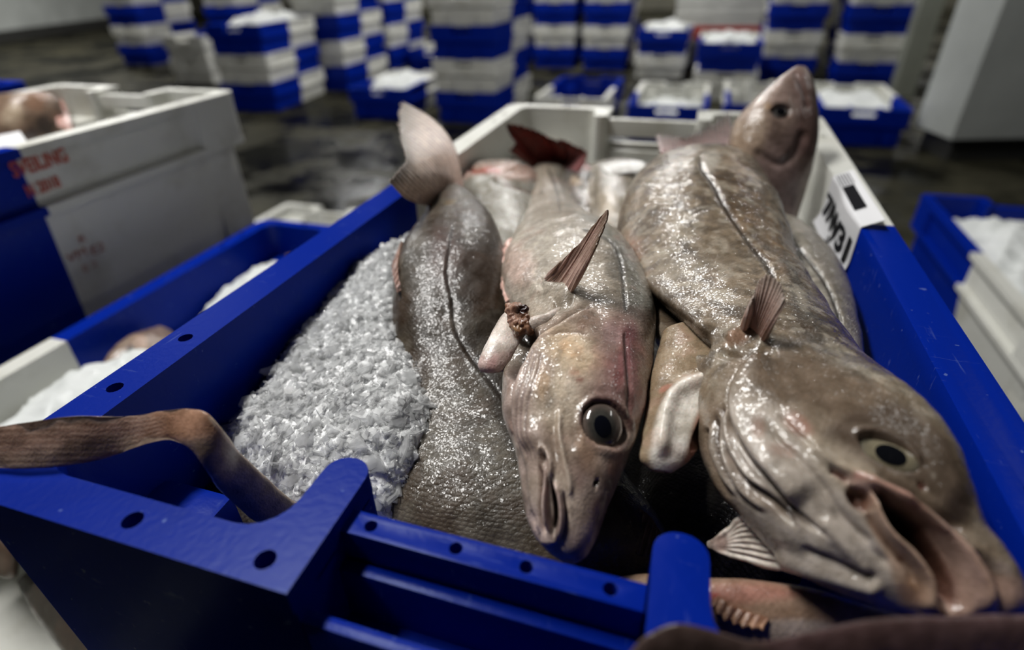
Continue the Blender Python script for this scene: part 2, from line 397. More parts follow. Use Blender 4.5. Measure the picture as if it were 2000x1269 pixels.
def far_ice(c, yaw, z, x0, x1, y0, y1, h, label, seed=1):
    "a heap of crushed ice inside a crate; x, y in crate space"
    r = np.random.default_rng(seed); n, m_ = 60, 90
    X, Y = np.meshgrid(np.linspace(x0, x1, n), np.linspace(y0, y1, m_), indexing='ij')
    u, v = (X-x0)/(x1-x0)*2-1, (Y-y0)/(y1-y0)*2-1
    Z = h*np.clip(1-u**4, 0, 1)**.5*np.clip(1-v**4, 0, 1)**.5 + r.normal(0, .0022, X.shape) + .008*vn2(X, Y, seed) + .02*np.sin(5*u+seed)*np.cos(4*v+2*seed)
    V = np.stack([X, Y, Z], -1).reshape(-1, 3); I = np.arange(n*m_).reshape(n, m_)
    F = np.stack([I[:-1, :-1], I[1:, :-1], I[1:, 1:], I[:-1, 1:]], -1).reshape(-1, 4)
    o = obj('ice_heap', np_mesh('ice_heap', V, F, True), FARICE, None, label, 'ice', None, 'stuff'); o.location = (c[0], c[1], z); o.rotation_euler = (0, 0, yaw)
    return o
def SK(w): return STK[w]
far_ice(SK('tilted single blue-ended crate of white ice on the floor'), .08, .13, -.18, .18, -.24, .34, .085, 'white ice heaped in the tilted single crate on the floor', 2)
far_ice(SK('big stack with ice heaped on top'), .12, PITCHZ*2+.14, -.10, .19, -.36, .33, .10, 'white ice heaped over the top of the big far stack', 3)
far_ice(SK('two-high stack with ice on top'), -.02, PITCHZ+.14, -.19, .19, -.34, .34, .085, 'white ice topping the two-high far stack', 4)
far_ice(SK('single blue-ended crate of ice before the grey post'), -.03, .12, -.19, .19, -.34, .34, .06, 'ice levelled in the single crate before the grey post', 5)
far_ice(SK('single crate with white inner wall and fish scraps on the floor'), 0, .07, -.19, .19, -.34, .34, .05, 'thin ice in the single crate with the white inner wall', 6)
far_ice(SK('two-high stack before the foam boxes'), 0, PITCHZ+.15, -.19, .19, -.1, .34, .06, 'ice in the upper crate before the foam boxes', 8)
far_ice(c_rc, 0, PAL+.12, -.195, .195, -.36, .36, .075, 'white ice filling the lone crate on its pallet', 7)
far_ice(c_ll, 0, PAL+PITCHZ+.118, -.19, .19, -.20, .34, .06, 'ice around the small fish in the white-ended crate', 9)
far_ice(c_lu, 0, RIM-.275+.12, -.19, .19, -.34, .30, .05, 'ice beneath the fish in the stencilled crate', 10)
# ------------------------------------------------------------------ fish: bodies swept along a bent spine, then modelled and coloured in detail
def catmull(P, n):
    P = np.asarray(P, float); d = np.linalg.norm(np.diff(P[:, :3], axis=0), axis=1); t = np.concatenate([[0], np.cumsum(np.maximum(d, 1e-6))])
    m = np.zeros_like(P); m[1:-1] = (P[2:]-P[:-2])/(t[2:]-t[:-2])[:, None]; m[0] = (P[1]-P[0])/(t[1]-t[0]); m[-1] = (P[-1]-P[-2])/(t[-1]-t[-2])
    s = np.linspace(0, t[-1], n); i = np.clip(np.searchsorted(t, s, 'right')-1, 0, len(t)-2); h = (t[i+1]-t[i]); x = ((s-t[i])/h)[:, None]; h = h[:, None]
    return (2*x**3-3*x**2+1)*P[i] + (x**3-2*x**2+x)*h*m[i] + (3*x**2-2*x**3)*P[i+1] + (x**3-x**2)*h*m[i+1]
def sstep(a, b, x): t = np.clip((x-a)/(b-a), 0, 1); return t*t*(3-2*t)
def vnoise(P, f, seed=0):
    "smooth value noise of points P, about -1..1"
    P = np.asarray(P)*f + seed*17.31; i = np.floor(P).astype(np.int64); u = P-i; u = u*u*(3-2*u); out = 0
    for a in (0, 1):
        for b in (0, 1):
            for c in (0, 1):
                h = (i[..., 0]+a)*374761393 + (i[..., 1]+b)*668265263 + (i[..., 2]+c)*2147483647 + seed*144665
                h = (h ^ (h >> 13))*1274126177; h = (h ^ (h >> 16)) & 0xffff
                out = out + (h/32767.5-1)*np.where(a, u[..., 0], 1-u[..., 0])*np.where(b, u[..., 1], 1-u[..., 1])*np.where(c, u[..., 2], 1-u[..., 2])
    return out
def fnoise(P, f, seed=0, o=3): return sum(vnoise(P, f*2**k, seed+k)/2**k for k in range(o))/1.5
def seg_dist(Q, poly, closed=False):
    "distance of points Q (..,2) to a polyline, and the side (+ right of its direction on the picture)"
    poly = np.asarray(poly, float); best = np.full(Q.shape[:-1], 1e9); side = np.zeros(Q.shape[:-1]); along = np.zeros(Q.shape[:-1])
    n = len(poly) - (0 if closed else 1); L = 0
    for k in range(n):
        a, b = poly[k], poly[(k+1) % len(poly)]; ab = b-a; l2 = ab @ ab
        t = np.clip(((Q-a) @ ab)/l2, 0, 1); d = np.linalg.norm(Q-(a+t[..., None]*ab), axis=-1)
        s = np.sign(ab[0]*(Q[..., 1]-a[1]) - ab[1]*(Q[..., 0]-a[0])); q = d < best
        best = np.where(q, d, best); side = np.where(q, s, side); along = np.where(q, L + t*math.sqrt(l2), along); L += math.sqrt(l2)
    return best, side, along/L
def in_poly(Q, poly):
    poly = np.asarray(poly, float); c = np.zeros(Q.shape[:-1], bool)
    for k in range(len(poly)):
        (x0, y0), (x1, y1) = poly[k-1], poly[k]
        c ^= ((y0 > Q[..., 1]) != (y1 > Q[..., 1])) & (Q[..., 0] < (x1-x0)*(Q[..., 1]-y0)/(y1-y0+1e-12)+x0)
    return c
def smooth_line(pts, n=24):
    P = np.array([(x, y, 0) for x, y in pts], float); return catmull(P, n)[:, :2] if len(pts) > 2 else P[:, :2]

class Body:
    """rungs: (Lx, Ly, Rx, Ry, z, thickness ratio): the two flanks of the fish as seen, z of its middle over the crate's rim"""
    def __init__(s, rungs, nu=160, nv=96, base=(150, 135, 115), scale=1., flat=.75, p=2.2):
        R = []
        for r in rungs:
            lx, ly, rx, ry, z, t = r[:6]
            c0 = und((lx+rx)/2, (ly+ry)/2, -z) if z < -1 or len(r) > 6 else unz((lx+rx)/2, (ly+ry)/2, z)
            if len(r) > 6: c0 = und((lx+rx)/2, (ly+ry)/2, r[6])
            d = depth(c0); a, b = und(lx, ly, d), und(rx, ry, d)
            R.append(np.concatenate([(a+b)/2, (b-a)/2, [t]]))
        R = catmull(np.array(R), nu); c, S, th = R[:, :3], R[:, 3:6], np.maximum(R[:, 6:7], .02)
        T = np.gradient(c, axis=0); T /= np.linalg.norm(T, axis=1)[:, None]; W = np.linalg.norm(S, axis=1)[:, None]
        N = np.cross(S, T); N /= np.linalg.norm(N, axis=1)[:, None]; N *= np.sign(((CAM-c)*N).sum(1))[:, None]
        k = np.arange(nv)/nv; f = .68
        ph = np.where(k < f, k/f*math.pi, math.pi + (k-f)/(1-f)*math.pi)
        cs, sn = np.cos(ph), np.sin(ph); e = 2/p
        cs, sn = np.sign(cs)*abs(cs)**e, np.sign(sn)*abs(sn)**e*np.where(sn < 0, flat, 1)
        s.V = c[:, None] + S[:, None]*cs[None, :, None] + (N*th*W)[:, None]*sn[None, :, None]
        s.nu, s.nv = nu, nv; s.c = c; s.gain = 1.0
        arc = np.concatenate([[0], np.cumsum(np.linalg.norm(np.diff(c, axis=0), axis=1))])
        s.UV = np.stack([np.broadcast_to(arc[:, None], (nu, nv)), np.broadcast_to(ph[None], (nu, nv))*np.median(W)*.85], -1)
        s.C = np.ones((nu, nv, 4)); s.C[..., :3] = lin(base); s.C[..., 3] = scale
        s.P0 = s.V.copy(); s.N0 = s.normals(); s._q()
    def normals(s):
        V = s.V; du = np.gradient(V, axis=0); dv = np.roll(V, -1, 1) - np.roll(V, 1, 1)
        n = np.cross(du, dv); n /= np.linalg.norm(n, axis=-1)[..., None]+1e-12
        o = (V - s.c[:, None]); sg = np.sign((n*o).sum(-1)); n *= np.where(np.median(sg) >= 0, 1, -1)
        return n
    def _q(s):
        s.Q = proj(s.V); v = CAM - s.V; v /= np.linalg.norm(v, axis=-1)[..., None]; s.face = sstep(-.05, .25, (s.N0*v).sum(-1))
    amp = 1.
    def _near(s, pts, R):
        "flat indices of the vertices whose picture falls near the px points, and their px"
        pts = np.asarray(pts, float); q = s.Q.reshape(-1, 2); lo, hi = pts.min(0)-R, pts.max(0)+R
        k = np.nonzero((q[:, 0] > lo[0]) & (q[:, 0] < hi[0]) & (q[:, 1] > lo[1]) & (q[:, 1] < hi[1]) & (s.face.ravel() > 0))[0]
        return k, q[k]
    def push(s, k, w):
        V = s.V.reshape(-1, 3); V[k] += s.N0.reshape(-1, 3)[k]*(w*s.face.ravel()[k]*s.amp)[:, None]; s.V = V.reshape(s.V.shape)
    def groove(s, pts, r, h, ends=True):
        P = smooth_line(pts); k, q = s._near(P, 2.6*r)
        if not len(k): return s
        d, _, al = seg_dist(q, P); w = np.exp(-(d/r)**2)
        if ends: w = w*sstep(0, .12, al)*sstep(1, .88, al)
        s.push(k, h*w); return s
    def step(s, pts, r, h, sharp=2.5, ends=True):
        "lift the right-hand side of the line by h, fading away over r; the edge itself stays crisp"
        P = smooth_line(pts); k, q = s._near(P, 2.6*r)
        d, sd, al = seg_dist(q, P); x = d*sd; w = sstep(-sharp, sharp, x)*np.exp(-(d/r)**2)
        if ends: w = w*sstep(0, .1, al)*sstep(1, .9, al)
        s.push(k, h*w); return s
    def dent(s, poly, h, feather, smooth=True):
        poly = smooth_line(list(poly)+[poly[0]], 40)[:-1] if smooth else np.array(poly, float); k, q = s._near(poly, 2)
        d, _, _ = seg_dist(q, poly, True); s.push(k, h*sstep(0, feather, np.where(in_poly(q, poly), d, 0))); return s
    def _ell(s, q, x, y, r, ry=None, ang=0):
        q = q - (x, y); c, n = math.cos(math.radians(ang)), math.sin(math.radians(ang))
        return np.hypot((q[:, 0]*c + q[:, 1]*n)/r, (-q[:, 0]*n + q[:, 1]*c)/(ry or r))
    def lump(s, x, y, r, h, ry=None, ang=0):
        k, q = s._near([(x, y)], 2.6*max(r, ry or r)); s.push(k, h*np.exp(-s._ell(q, x, y, r, ry, ang)**2)); return s
    def rough(s, amp, f, seed=0, o=3): s.V = s.V + s.N0*(amp*fnoise(s.P0, f, seed, o))[..., None]; return s
    # colour
    def _mixin(s, k, w, col, a, sc=None, anyface=False):
        w = np.clip(w*a, 0, 1)*(1 if anyface else s.face.ravel()[k]); C = s.C.reshape(-1, 4)
        C[k, :3] = C[k, :3]*(1-w[:, None]) + lin(col)*w[:, None]
        if sc is not None: C[k, 3] = C[k, 3]*(1-w) + sc*w
        s.C = C.reshape(s.C.shape); return s
    def _wob(s, k, wob, f=60, seed=3): return wob*fnoise(s.P0.reshape(-1, 3)[k], f, seed) if wob else 0
    def blot(s, x, y, r, col, a=1., ry=None, ang=0, wob=.35, sc=None, seed=3, f=60):
        k, q = s._near([(x, y)], 1.6*max(r, ry or r)); return s._mixin(k, sstep(1.15, .35, s._ell(q, x, y, r, ry, ang) + s._wob(k, wob, f, seed)), col, a, sc)
    def line(s, pts, r, col, a=1., wob=.25, sc=None, seed=5, ends=True):
        P = smooth_line(pts); k, q = s._near(P, 1.8*r); d, _, al = seg_dist(q, P); w = sstep(1.3, .3, d/r + s._wob(k, wob, 90, seed))
        if ends: w = w*sstep(0, .08, al)*sstep(1, .92, al)
        return s._mixin(k, w, col, a, sc)
    def area(s, poly, col, a=1., feather=10, wob=.5, sc=None, seed=7, smooth=True, f=60):
        poly = smooth_line(list(poly)+[poly[0]], 48)[:-1] if smooth else np.array(poly, float); k, q = s._near(poly, 2*feather)
        d, _, _ = seg_dist(q, poly, True); d = np.where(in_poly(q, poly), d, -d)
        return s._mixin(k, sstep(-feather, feather, d + s._wob(k, wob, f, seed)*feather), col, a, sc)
    def mottle(s, col, a, f, thr=.0, soft=.35, seed=11, o=3):
        k = np.nonzero(s.face.ravel() > -1)[0]; return s._mixin(k, sstep(thr, thr+soft, fnoise(s.P0.reshape(-1, 3), f, seed, o)), col, a, None, True)
    def build(s, name, m, parent=None, **kw):
        nu, nv = s.nu, s.nv; V = s.V.reshape(-1, 3); I = np.arange(nu*nv).reshape(nu, nv); J = np.roll(I, -1, 1)
        F = np.stack([I[:-1], I[1:], J[1:], J[:-1]], -1).reshape(-1, 4)
        n = nu*nv; V = np.concatenate([V, s.V[0].mean(0)[None], s.V[-1].mean(0)[None]])
        cap0 = np.stack([I[0], J[0], np.full(nv, n), np.full(nv, n)], -1); cap1 = np.stack([J[-1], I[-1], np.full(nv, n+1), np.full(nv, n+1)], -1)
        loops = np.concatenate([F.ravel(), cap0[:, :3].ravel(), cap1[:, :3].ravel()]).astype(np.int32)
        start = np.concatenate([np.arange(len(F))*4, len(F)*4 + np.arange(2*nv)*3]).astype(np.int32)
        me = bpy.data.meshes.new(name); me.vertices.add(len(V)); me.vertices.foreach_set('co', V.ravel())
        me.loops.add(len(loops)); me.loops.foreach_set('vertex_index', loops)
        me.polygons.add(len(start)); me.polygons.foreach_set('loop_start', start); me.polygons.foreach_set('use_smooth', np.ones(len(start), bool))
        me.update(calc_edges=True); me.validate()
        C = s.C.reshape(-1, 4).copy(); g_ = C[:, :3].mean(1)[:, None]; C[:, :3] = np.minimum((g_ + (C[:, :3]-g_)*.80)*np.array([1., .985, .975])*s.gain, .85); set_col(me, np.concatenate([C, C[:1], C[-1:]]))
        U = s.UV.reshape(-1, 2); set_uv(me, np.concatenate([U, U[:1], U[-1:]]))
        # outward normals
        bm = bmesh.new(); bm.from_mesh(me); bmesh.ops.recalc_face_normals(bm, faces=bm.faces); bm.to_mesh(me); bm.free()
        return obj(name, me, m, parent, **kw)
    def at(s, x, y):
        "surface point and normal seen at x, y"
        q = np.hypot(s.Q[..., 0]-x, s.Q[..., 1]-y) + np.where(s.face > .3, 0, 1e4); i = np.unravel_index(q.argmin(), q.shape)
        return s.V[i], s.N0[i]

def fish_mat(name, scales=470, sbump=.35, rough=.42, coat=.85, sss=.06, tint=(1, 1, 1)):
    m = mat(name, (.3, .27, .23), rough, **{'Coat Weight': coat, 'Coat Roughness': .17, 'Subsurface Weight': sss, 'Subsurface Scale': .006, 'Subsurface Radius': (1, .45, .3), 'Specular IOR Level': .25})
    k = NT(m); at = k.n('ShaderNodeAttribute', attribute_name='Col'); uv = k.n('ShaderNodeUVMap', uv_map='UVMap').outputs['UV']
    pos = k.n('ShaderNodeTexCoord').outputs['Object']; al = at.outputs['Alpha']
    mp = k.n('ShaderNodeMapping', {'Vector': uv, 'Scale': (scales, scales*1.15, 1), 'Rotation': (0, 0, .78)}).outputs['Vector']
    vo = k.n('ShaderNodeTexVoronoi', {'Vector': mp, 'Scale': 1, 'Randomness': .38}, feature='F1'); vd = vo.outputs['Distance']
    cell = k.n('ShaderNodeSeparateColor', {'Color': vo.outputs['Color']}).outputs['Red']
    sc = k.n('ShaderNodeMath', {0: vd, 1: al}, operation='MULTIPLY').outputs[0]
    fine = k.noise(pos, 900, 3); mid = k.noise(pos, 160, 4, .6); big = k.noise(pos, 38, 4, .6)
    c = k.mix(k.ramp(mid, .38, .66), (.80, .78, .74), (1.16, 1.15, 1.13)); c = k.mix(1, c, k.mix(k.ramp(big, .35, .68), (.80, .77, .72), (1.12, 1.11, 1.1)), 'MULTIPLY')
    sp = k.mix(1, k.ramp(k.noise(pos, 520, 2), .58, .72), (.28,)*3, 'MULTIPLY'); c = k.mix(sp, c, (.42, .38, .34))
    cellc = k.ramp(cell, 0, 1, (.90, .90, .90, 1), (1.10, 1.10, 1.10, 1)); c = k.mix(al, c, k.mix(1, c, cellc, 'MULTIPLY'))
    edge = k.ramp(vd, .30, .66, (1.04, 1.04, 1.04, 1), (.78, .77, .75, 1)); c = k.mix(al, c, k.mix(1, c, edge, 'MULTIPLY'))
    k.link(k.mix(1, at.outputs['Color'], c, 'MULTIPLY'), k.b.inputs['Base Color'])
    r = k.ramp(mid, .3, .7, (rough-.1,)*3 + (1,), (rough+.18,)*3 + (1,)); k.link(r, k.b.inputs['Roughness'])
    inv = k.n('ShaderNodeMath', {0: 1., 1: sc}, operation='SUBTRACT').outputs[0]
    b1 = k.bump(inv, sbump, .0012); b2 = k.bump(mid, .28, .0012, b1); b3 = k.bump(fine, .5, .0006, b2)
    k.link(b3, k.b.inputs['Normal']); gn = k.n('ShaderNodeNewGeometry').outputs['Normal']; v2 = k.n('ShaderNodeTexVoronoi', {'Vector': pos, 'Scale': 1300., 'Randomness': 1.}, feature='F1').outputs['Color']
    def tilt(nrm, colr, amt):
        d_ = k.n('ShaderNodeVectorMath', {0: colr, 1: (.5, .5, .5)}, operation='SUBTRACT').outputs[0]; d_ = k.n('ShaderNodeVectorMath', {0: d_, 'Scale': amt}, operation='SCALE').outputs[0]
        return k.n('ShaderNodeVectorMath', {0: nrm, 1: d_}, operation='ADD').outputs[0]
    amt = k.n('ShaderNodeMath', {0: al, 1: .26, 2: .03}, operation='MULTIPLY_ADD').outputs[0]
    nn_ = tilt(tilt(gn, vo.outputs['Color'], amt), v2, .30); nn_ = k.n('ShaderNodeVectorMath', {0: nn_}, operation='NORMALIZE').outputs[0]
    k.link(k.bump(mid, .25, .0012, nn_), k.b.inputs['Coat Normal'])
    return m
SKIN = fish_mat('wet_fish_skin')
SKIN_BIG = fish_mat('wet_big_scaled_skin', 430, .40, .38, .5)
FLESH = fish_mat('wet_flesh', 400, 0, .26, .5, .15)
FINM = fish_mat('wet_fin', 400, 0, .34, .35, .05)
EYEM = mat('eye_surface', (.1, .1, .1), .12, **{'Coat Weight': 1., 'Coat Roughness': .03})
_k = NT(EYEM); _k.link(_k.n('ShaderNodeAttribute', attribute_name='Col').outputs['Color'], _k.b.inputs['Base Color'])
EYEM.node_tree.nodes['Principled BSDF'].inputs['Specular IOR Level'].default_value = .3

def fin(name, base, tip, parent, cols, nr=14, nu=60, nv=120, lift=0., bulge=0., z=None, thick=.0022, ragged=.06, seed=1, amp=.0009, bow=((0, 0), (0, 0)), body=None, m=None, zt=None, **kw):
    """a rayed fin: base and tip are px polylines; base lies at height z (or on body's surface), the tip edge at height zt; rays run base to tip"""
    r = np.random.default_rng(seed)
    B, T = smooth_line(base, nv), smooth_line(tip, nv)
    if len(B) != nv: B = np.stack([np.interp(np.linspace(0, 1, nv), np.linspace(0, 1, len(B)), B[:, i]) for i in (0, 1)], -1)
    if len(T) != nv: T = np.stack([np.interp(np.linspace(0, 1, nv), np.linspace(0, 1, len(T)), T[:, i]) for i in (0, 1)], -1)
    if body is not None: B3 = np.array([body.at(*b)[0] for b in B[::8]]); B3 = np.stack([np.interp(np.arange(nv), np.arange(nv)[::8], B3[:, i]) for i in range(3)], -1); db = np.array([depth(p) for p in B3]); db = np.convolve(np.pad(db, 8, 'edge'), np.ones(17)/17, 'valid')
    else: db = np.array([depth(unz(*b, z)) for b in B])
    dt = np.array([depth(unz(*t, zt)) for t in T]) if zt is not None else db - lift
    u = np.linspace(0, 1, nu); v = np.linspace(0, 1, nv)
    ray = np.abs(((v*nr) % 1)*2-1)                     # 1 on a ray, 0 between
    end = 1 - ragged*(1-ray)*r.uniform(.5, 1.5) - ragged*.8*np.interp(v*nr, np.arange(nr+1), r.uniform(-1, 1, nr+1))**2
    V = np.zeros((2, nu, nv, 3)); C = np.ones((nu, nv, 4))
    for j in range(nv):
        uu = u*end[j]; q = B[j] + (T[j]-B[j])*uu[:, None] + np.sin(uu*math.pi)[:, None]*(np.array(bow[0], float)*(1-v[j]) + np.array(bow[1], float)*v[j]); dep = db[j] + (dt[j]-db[j])*uu - bulge*np.sin(uu*math.pi)
        V[0, :, j] = CAM + (CF + ((q[:, :1]-1000)/FPX)*CR - ((q[:, 1:]-634.5)/FPX)*CU)*dep[:, None]
    du = np.gradient(V[0], axis=0); dv = np.gradient(V[0], axis=1); n = np.cross(du, dv); n /= np.linalg.norm(n, axis=-1)[..., None]+1e-12
    n *= np.sign(((CAM-V[0])*n).sum(-1).mean()); fr = sstep(0, .15, u)[:, None]
    fine = np.sin(v*nr*math.pi*6)[None]*.25*u[:, None]
    h = (amp*(ray[None]-.4 + fine))*(fr*(1-.4*u[:, None])); tk = thick*(1-.75*u)[:, None]
    sid = sstep(0, .03, v)*sstep(1, .97, v); tk = tk*(.15+.85*sid)[None]
    P = V[0].copy(); V[0] = P + n*(h+tk/2)[..., None]; V[1] = P + n*(h-tk/2)[..., None]
    c0, c1, cr = [lin(c) for c in cols[:3]]
    C[..., :3] = (c0*(1-u[:, None, None]) + c1*u[:, None, None]); rr = (sstep(.45, .85, ray)[None, :]*.75*fr)[..., None]
    C[..., :3] = C[..., :3]*(1-rr) + cr*rr; C[..., 3] = 0
    if len(cols) > 3:
        e = (sstep(.72, 1, u)[:, None]*np.ones(nv))[..., None]*.8; C[..., :3] = C[..., :3]*(1-e) + lin(cols[3])*e
    C[..., :3] = np.minimum(C[..., :3]*1.5, .85)
    I = np.arange(nu*nv).reshape(nu, nv); K = I + nu*nv
    F = [np.stack([I[:-1, :-1], I[1:, :-1], I[1:, 1:], I[:-1, 1:]], -1).reshape(-1, 4), np.stack([K[:-1, :-1], K[:-1, 1:], K[1:, 1:], K[1:, :-1]], -1).reshape(-1, 4)]
    ring = np.concatenate([I[0], I[1:, -1], I[-1, ::-1][1:], I[::-1, 0][1:]]); rk = ring + nu*nv
    F.append(np.stack([ring[:-1], ring[1:], rk[1:], rk[:-1]], -1))
    me = np_mesh(name, V.reshape(-1, 3), np.concatenate(F)); set_col(me, np.concatenate([C.reshape(-1, 4)]*2))
    set_uv(me, np.concatenate([np.stack(np.broadcast_arrays(u[:, None]*.1, v[None]*.1), -1).reshape(-1, 2)]*2))
    return obj(name, me, m or FINM, parent, **kw)

def eye(body, parent, x, y, rx, ry, ang, pupil, cols, sink=.15, dome=.45, tilt=(0, 0), name='eye'):
    """an eyeball cap set in the body at x, y: rx, ry px half axes of its rim; pupil (dx, dy, rx, ry, ang) px"""
    p, nrm = body.at(x, y); d = depth(p); mpp = d/FPX
    n = nrm + .9*(CAM-p)/np.linalg.norm(CAM-p) + tilt[0]*CR + tilt[1]*CU; n /= np.linalg.norm(n)
    a = CR - (CR @ n)*n; a /= np.linalg.norm(a); b = np.cross(n, a)
    if b @ CU > 0: b = -b
    c, s = math.cos(math.radians(ang)), math.sin(math.radians(ang)); A, Bv = a*c + b*s, -a*s + b*c
    nr, na = 40, 72; rad = np.linspace(0, 1, nr)[:, None]; th = np.linspace(0, 2*math.pi, na, endpoint=False)[None]
    X, Y = rad*np.cos(th)*rx, rad*np.sin(th)*ry; H = dome*(np.sqrt(np.clip(1-.94*rad**2, 0, 1))-.245)*min(rx, ry)*np.ones_like(th)
    P = p - n*sink*rx*mpp + mpp*(X[..., None]*A + Y[..., None]*Bv + H[..., None]*n)
    Q = proj(P) - (x+pupil[0], y+pupil[1]); ca, sa = math.cos(math.radians(pupil[4])), math.sin(math.radians(pupil[4]))
    r = np.hypot((Q[..., 0]*ca + Q[..., 1]*sa)/pupil[2], (-Q[..., 0]*sa + Q[..., 1]*ca)/pupil[3])
    ic, oc, pc, rc = [lin(q) for q in cols]; C = np.ones((nr, na, 4)); w = sstep(1.2, 2.2, r)[..., None]
    C[..., :3] = ic*(1-w) + oc*w; g = fnoise(P, 500, 4)[..., None]; C[..., :3] *= 1+.25*g
    w = sstep(.86, 1.0, rad*np.ones_like(th))[..., None]; C[..., :3] = C[..., :3]*(1-w) + rc*w
    w = (sstep(1.16, 1.06, r)*sstep(.94, 1.02, r))[..., None]*.6; C[..., :3] = C[..., :3]*(1-w) + ic*1.5*w
    w = sstep(1.04, .95, r)[..., None]; C[..., :3] = C[..., :3]*(1-w) + pc*w
    I = np.arange(nr*na).reshape(nr, na); J = np.roll(I, -1, 1); F = np.stack([I[:-1], I[1:], J[1:], J[:-1]], -1).reshape(-1, 4)
    me = np_mesh(name, P.reshape(-1, 3), F); set_col(me, C.reshape(-1, 4)); e = obj(name, me, EYEM, parent)
    q = np.linspace(0, 1, 9)[:, None]; xy = np.stack([x+pupil[0] + q*(np.cos(th)*pupil[2]*ca - np.sin(th)*pupil[3]*sa), y+pupil[1] + q*(np.cos(th)*pupil[2]*sa + np.sin(th)*pupil[3]*ca)], -1).reshape(-1, 2)
    near_ = ((proj(P.reshape(-1, 3))[None] - xy[:, None])**2).sum(-1); w8 = np.argsort(near_, 1)[:, :4]; dd = 1/(np.take_along_axis(near_, w8, 1)+.5); dpt = ((P.reshape(-1, 3) - CAM) @ CF)[w8]; dpt = (dpt*dd).sum(1)/dd.sum(1) - .00025
    PP = CAM + (CF + ((xy[:, :1]-1000)/FPX)*CR - ((xy[:, 1:]-634.5)/FPX)*CU)*dpt[:, None]; I = np.arange(9*na).reshape(9, na); J = np.roll(I, -1, 1)
    mp = np_mesh('pupil', PP, np.stack([I[:-1], I[1:], J[1:], J[:-1]], -1).reshape(-1, 4)); set_col(mp, np.tile(np.r_[pc, 1], (9*na, 1))); obj('pupil', mp, EYEM, e)
    return e
def fish(label, px, py, z, group=None, name='whole_fish', cat='fish'):
    o = empty(name, unz(px, py, z), 0, label, cat, group); ABS.add(o.name); return o
# ------------------------------------------------------------------ the fish in the middle, head towards the viewer
T = fish('middle fish with round dark eye facing up, mouth shut, raised brown pectoral fin', 1130, 600, -.03)
b = Body([
    (1050, 318, 1098, 320, -.046, .25), (1036, 334, 1112, 336, -.042, .5), (1040, 360, 1108, 364, -.038, .62), (1032, 405, 1128, 412, -.030, .66), (1012, 460, 1165, 446, -.020, .68), (985, 520, 1222, 492, -.010, .70),
    (982, 580, 1262, 552, -.003, .70), (1024, 652, 1281, 632, .000, .70), (985, 735, 1275, 715, .000, .72), (981, 800, 1264, 785, .000, .74), (1000, 860, 1244, 852, -.004, .76),
    (1014, 920, 1218, 912, -.008, .78), (1022, 980, 1191, 972, -.014, .80), (1038, 1032, 1172, 1020, -.020, .82), (1062, 1066, 1156, 1056, -.026, .84), (1090, 1085, 1136, 1080, -.031, .86), (1108, 1091, 1122, 1089, -.034, .9)],
    470, 300, (158, 149, 137), .55, p=2.3)
b.amp = .8; b.gain = 1.2; b.rough(.0016, 22, 1).rough(.0007, 70, 2)
# colours: pale belly side, darker blue-grey back, pinkish head
b.area([(1080, 320), (1130, 320), (1240, 470), (1300, 600), (1300, 800), (1240, 760), (1226, 640), (1212, 520), (1160, 440), (1100, 400)], (112, 112, 104), .9, 12, .4)
b.area([(960, 480), (1050, 480), (1080, 600), (1030, 660), (960, 640)], (186, 174, 160), .6, 30, .5)
b.area([(1040, 640), (1160, 590), (1290, 640), (1290, 900), (1150, 1110), (1000, 1100), (960, 800)], (160, 138, 124), .85, 14, .4, .25)
b.area([(960, 720), (1030, 690), (1040, 800), (1080, 900), (1060, 1100), (980, 1000)], (178, 158, 152), .8, 18, .4, .0)
b.blot(1115, 690, 70, (196, 172, 138), .75, 46, 20); b.blot(1118, 682, 26, (206, 160, 108), .65, 18); b.blot(1090, 780, 50, (200, 186, 166), .7, 70, 10); b.blot(1062, 750, 20, (190, 150, 100), .5, 40)
b.area([(1206, 640), (1236, 630), (1262, 700), (1262, 800), (1230, 830), (1212, 760)], (126, 66, 66), .7, 14, .8); b.blot(1222, 690, 18, (112, 36, 48), .75, 60, 5); b.blot(1200, 720, 22, (136, 70, 70), .5, 40)
b.blot(1132, 742, 9, (120, 62, 44), .8, 7); b.blot(1122, 728, 14, (160, 96, 70), .5, 8)
b.area([(1250, 600), (1300, 640), (1300, 860), (1225, 960), (1222, 880), (1255, 800)], (104, 92, 80), .85, 12, .4)
b.blot(1150, 940, 60, (108, 76, 76), .75, 70, 0, .5, 0); b.blot(1178, 1000, 45, (74, 48, 52), .8, 80, 20, .4, 0); b.blot(1140, 1062, 38, (96, 74, 74), .6, 30, 0, .4, 0); b.blot(1148, 880, 30, (168, 132, 104), .5, 60, -10)
b.blot(1204, 880, 28, (80, 54, 56), .7, 50, 10); b.blot(1190, 770, 50, (104, 66, 70), .45, 30)
b.mottle((96, 84, 70), .30, 55, .15); b.mottle((206, 196, 180), .22, 48, .2, seed=15)
b.mottle((76, 60, 46), .25, 330, .35, .2, 19)
b.lump(1092, 566, 44, .0075, 22, 14).lump(1112, 576, 14, .003); b.groove([(1062, 545), (1056, 556), (1066, 572)], 5, -.003); b.groove([(1080, 598), (1112, 596), (1124, 584)], 6, -.003)
b.area([(960, 420), (1060, 400), (1130, 460), (1130, 540), (1050, 590), (985, 580)], (188, 182, 172), .5, 26, .6); b.blot(1010, 520, 40, (196, 160, 150), .6, 50)
b.area([(1170, 610), (1240, 610), (1268, 690), (1262, 800), (1190, 790), (1168, 700)], (128, 84, 90), .5, 22, .8, f=90); b.blot(1196, 650, 22, (150, 120, 124), .5, 30); b.blot(1232, 660, 16, (96, 28, 42), .6, 44, 8); b.blot(1208, 742, 14, (112, 44, 48), .6, 26)
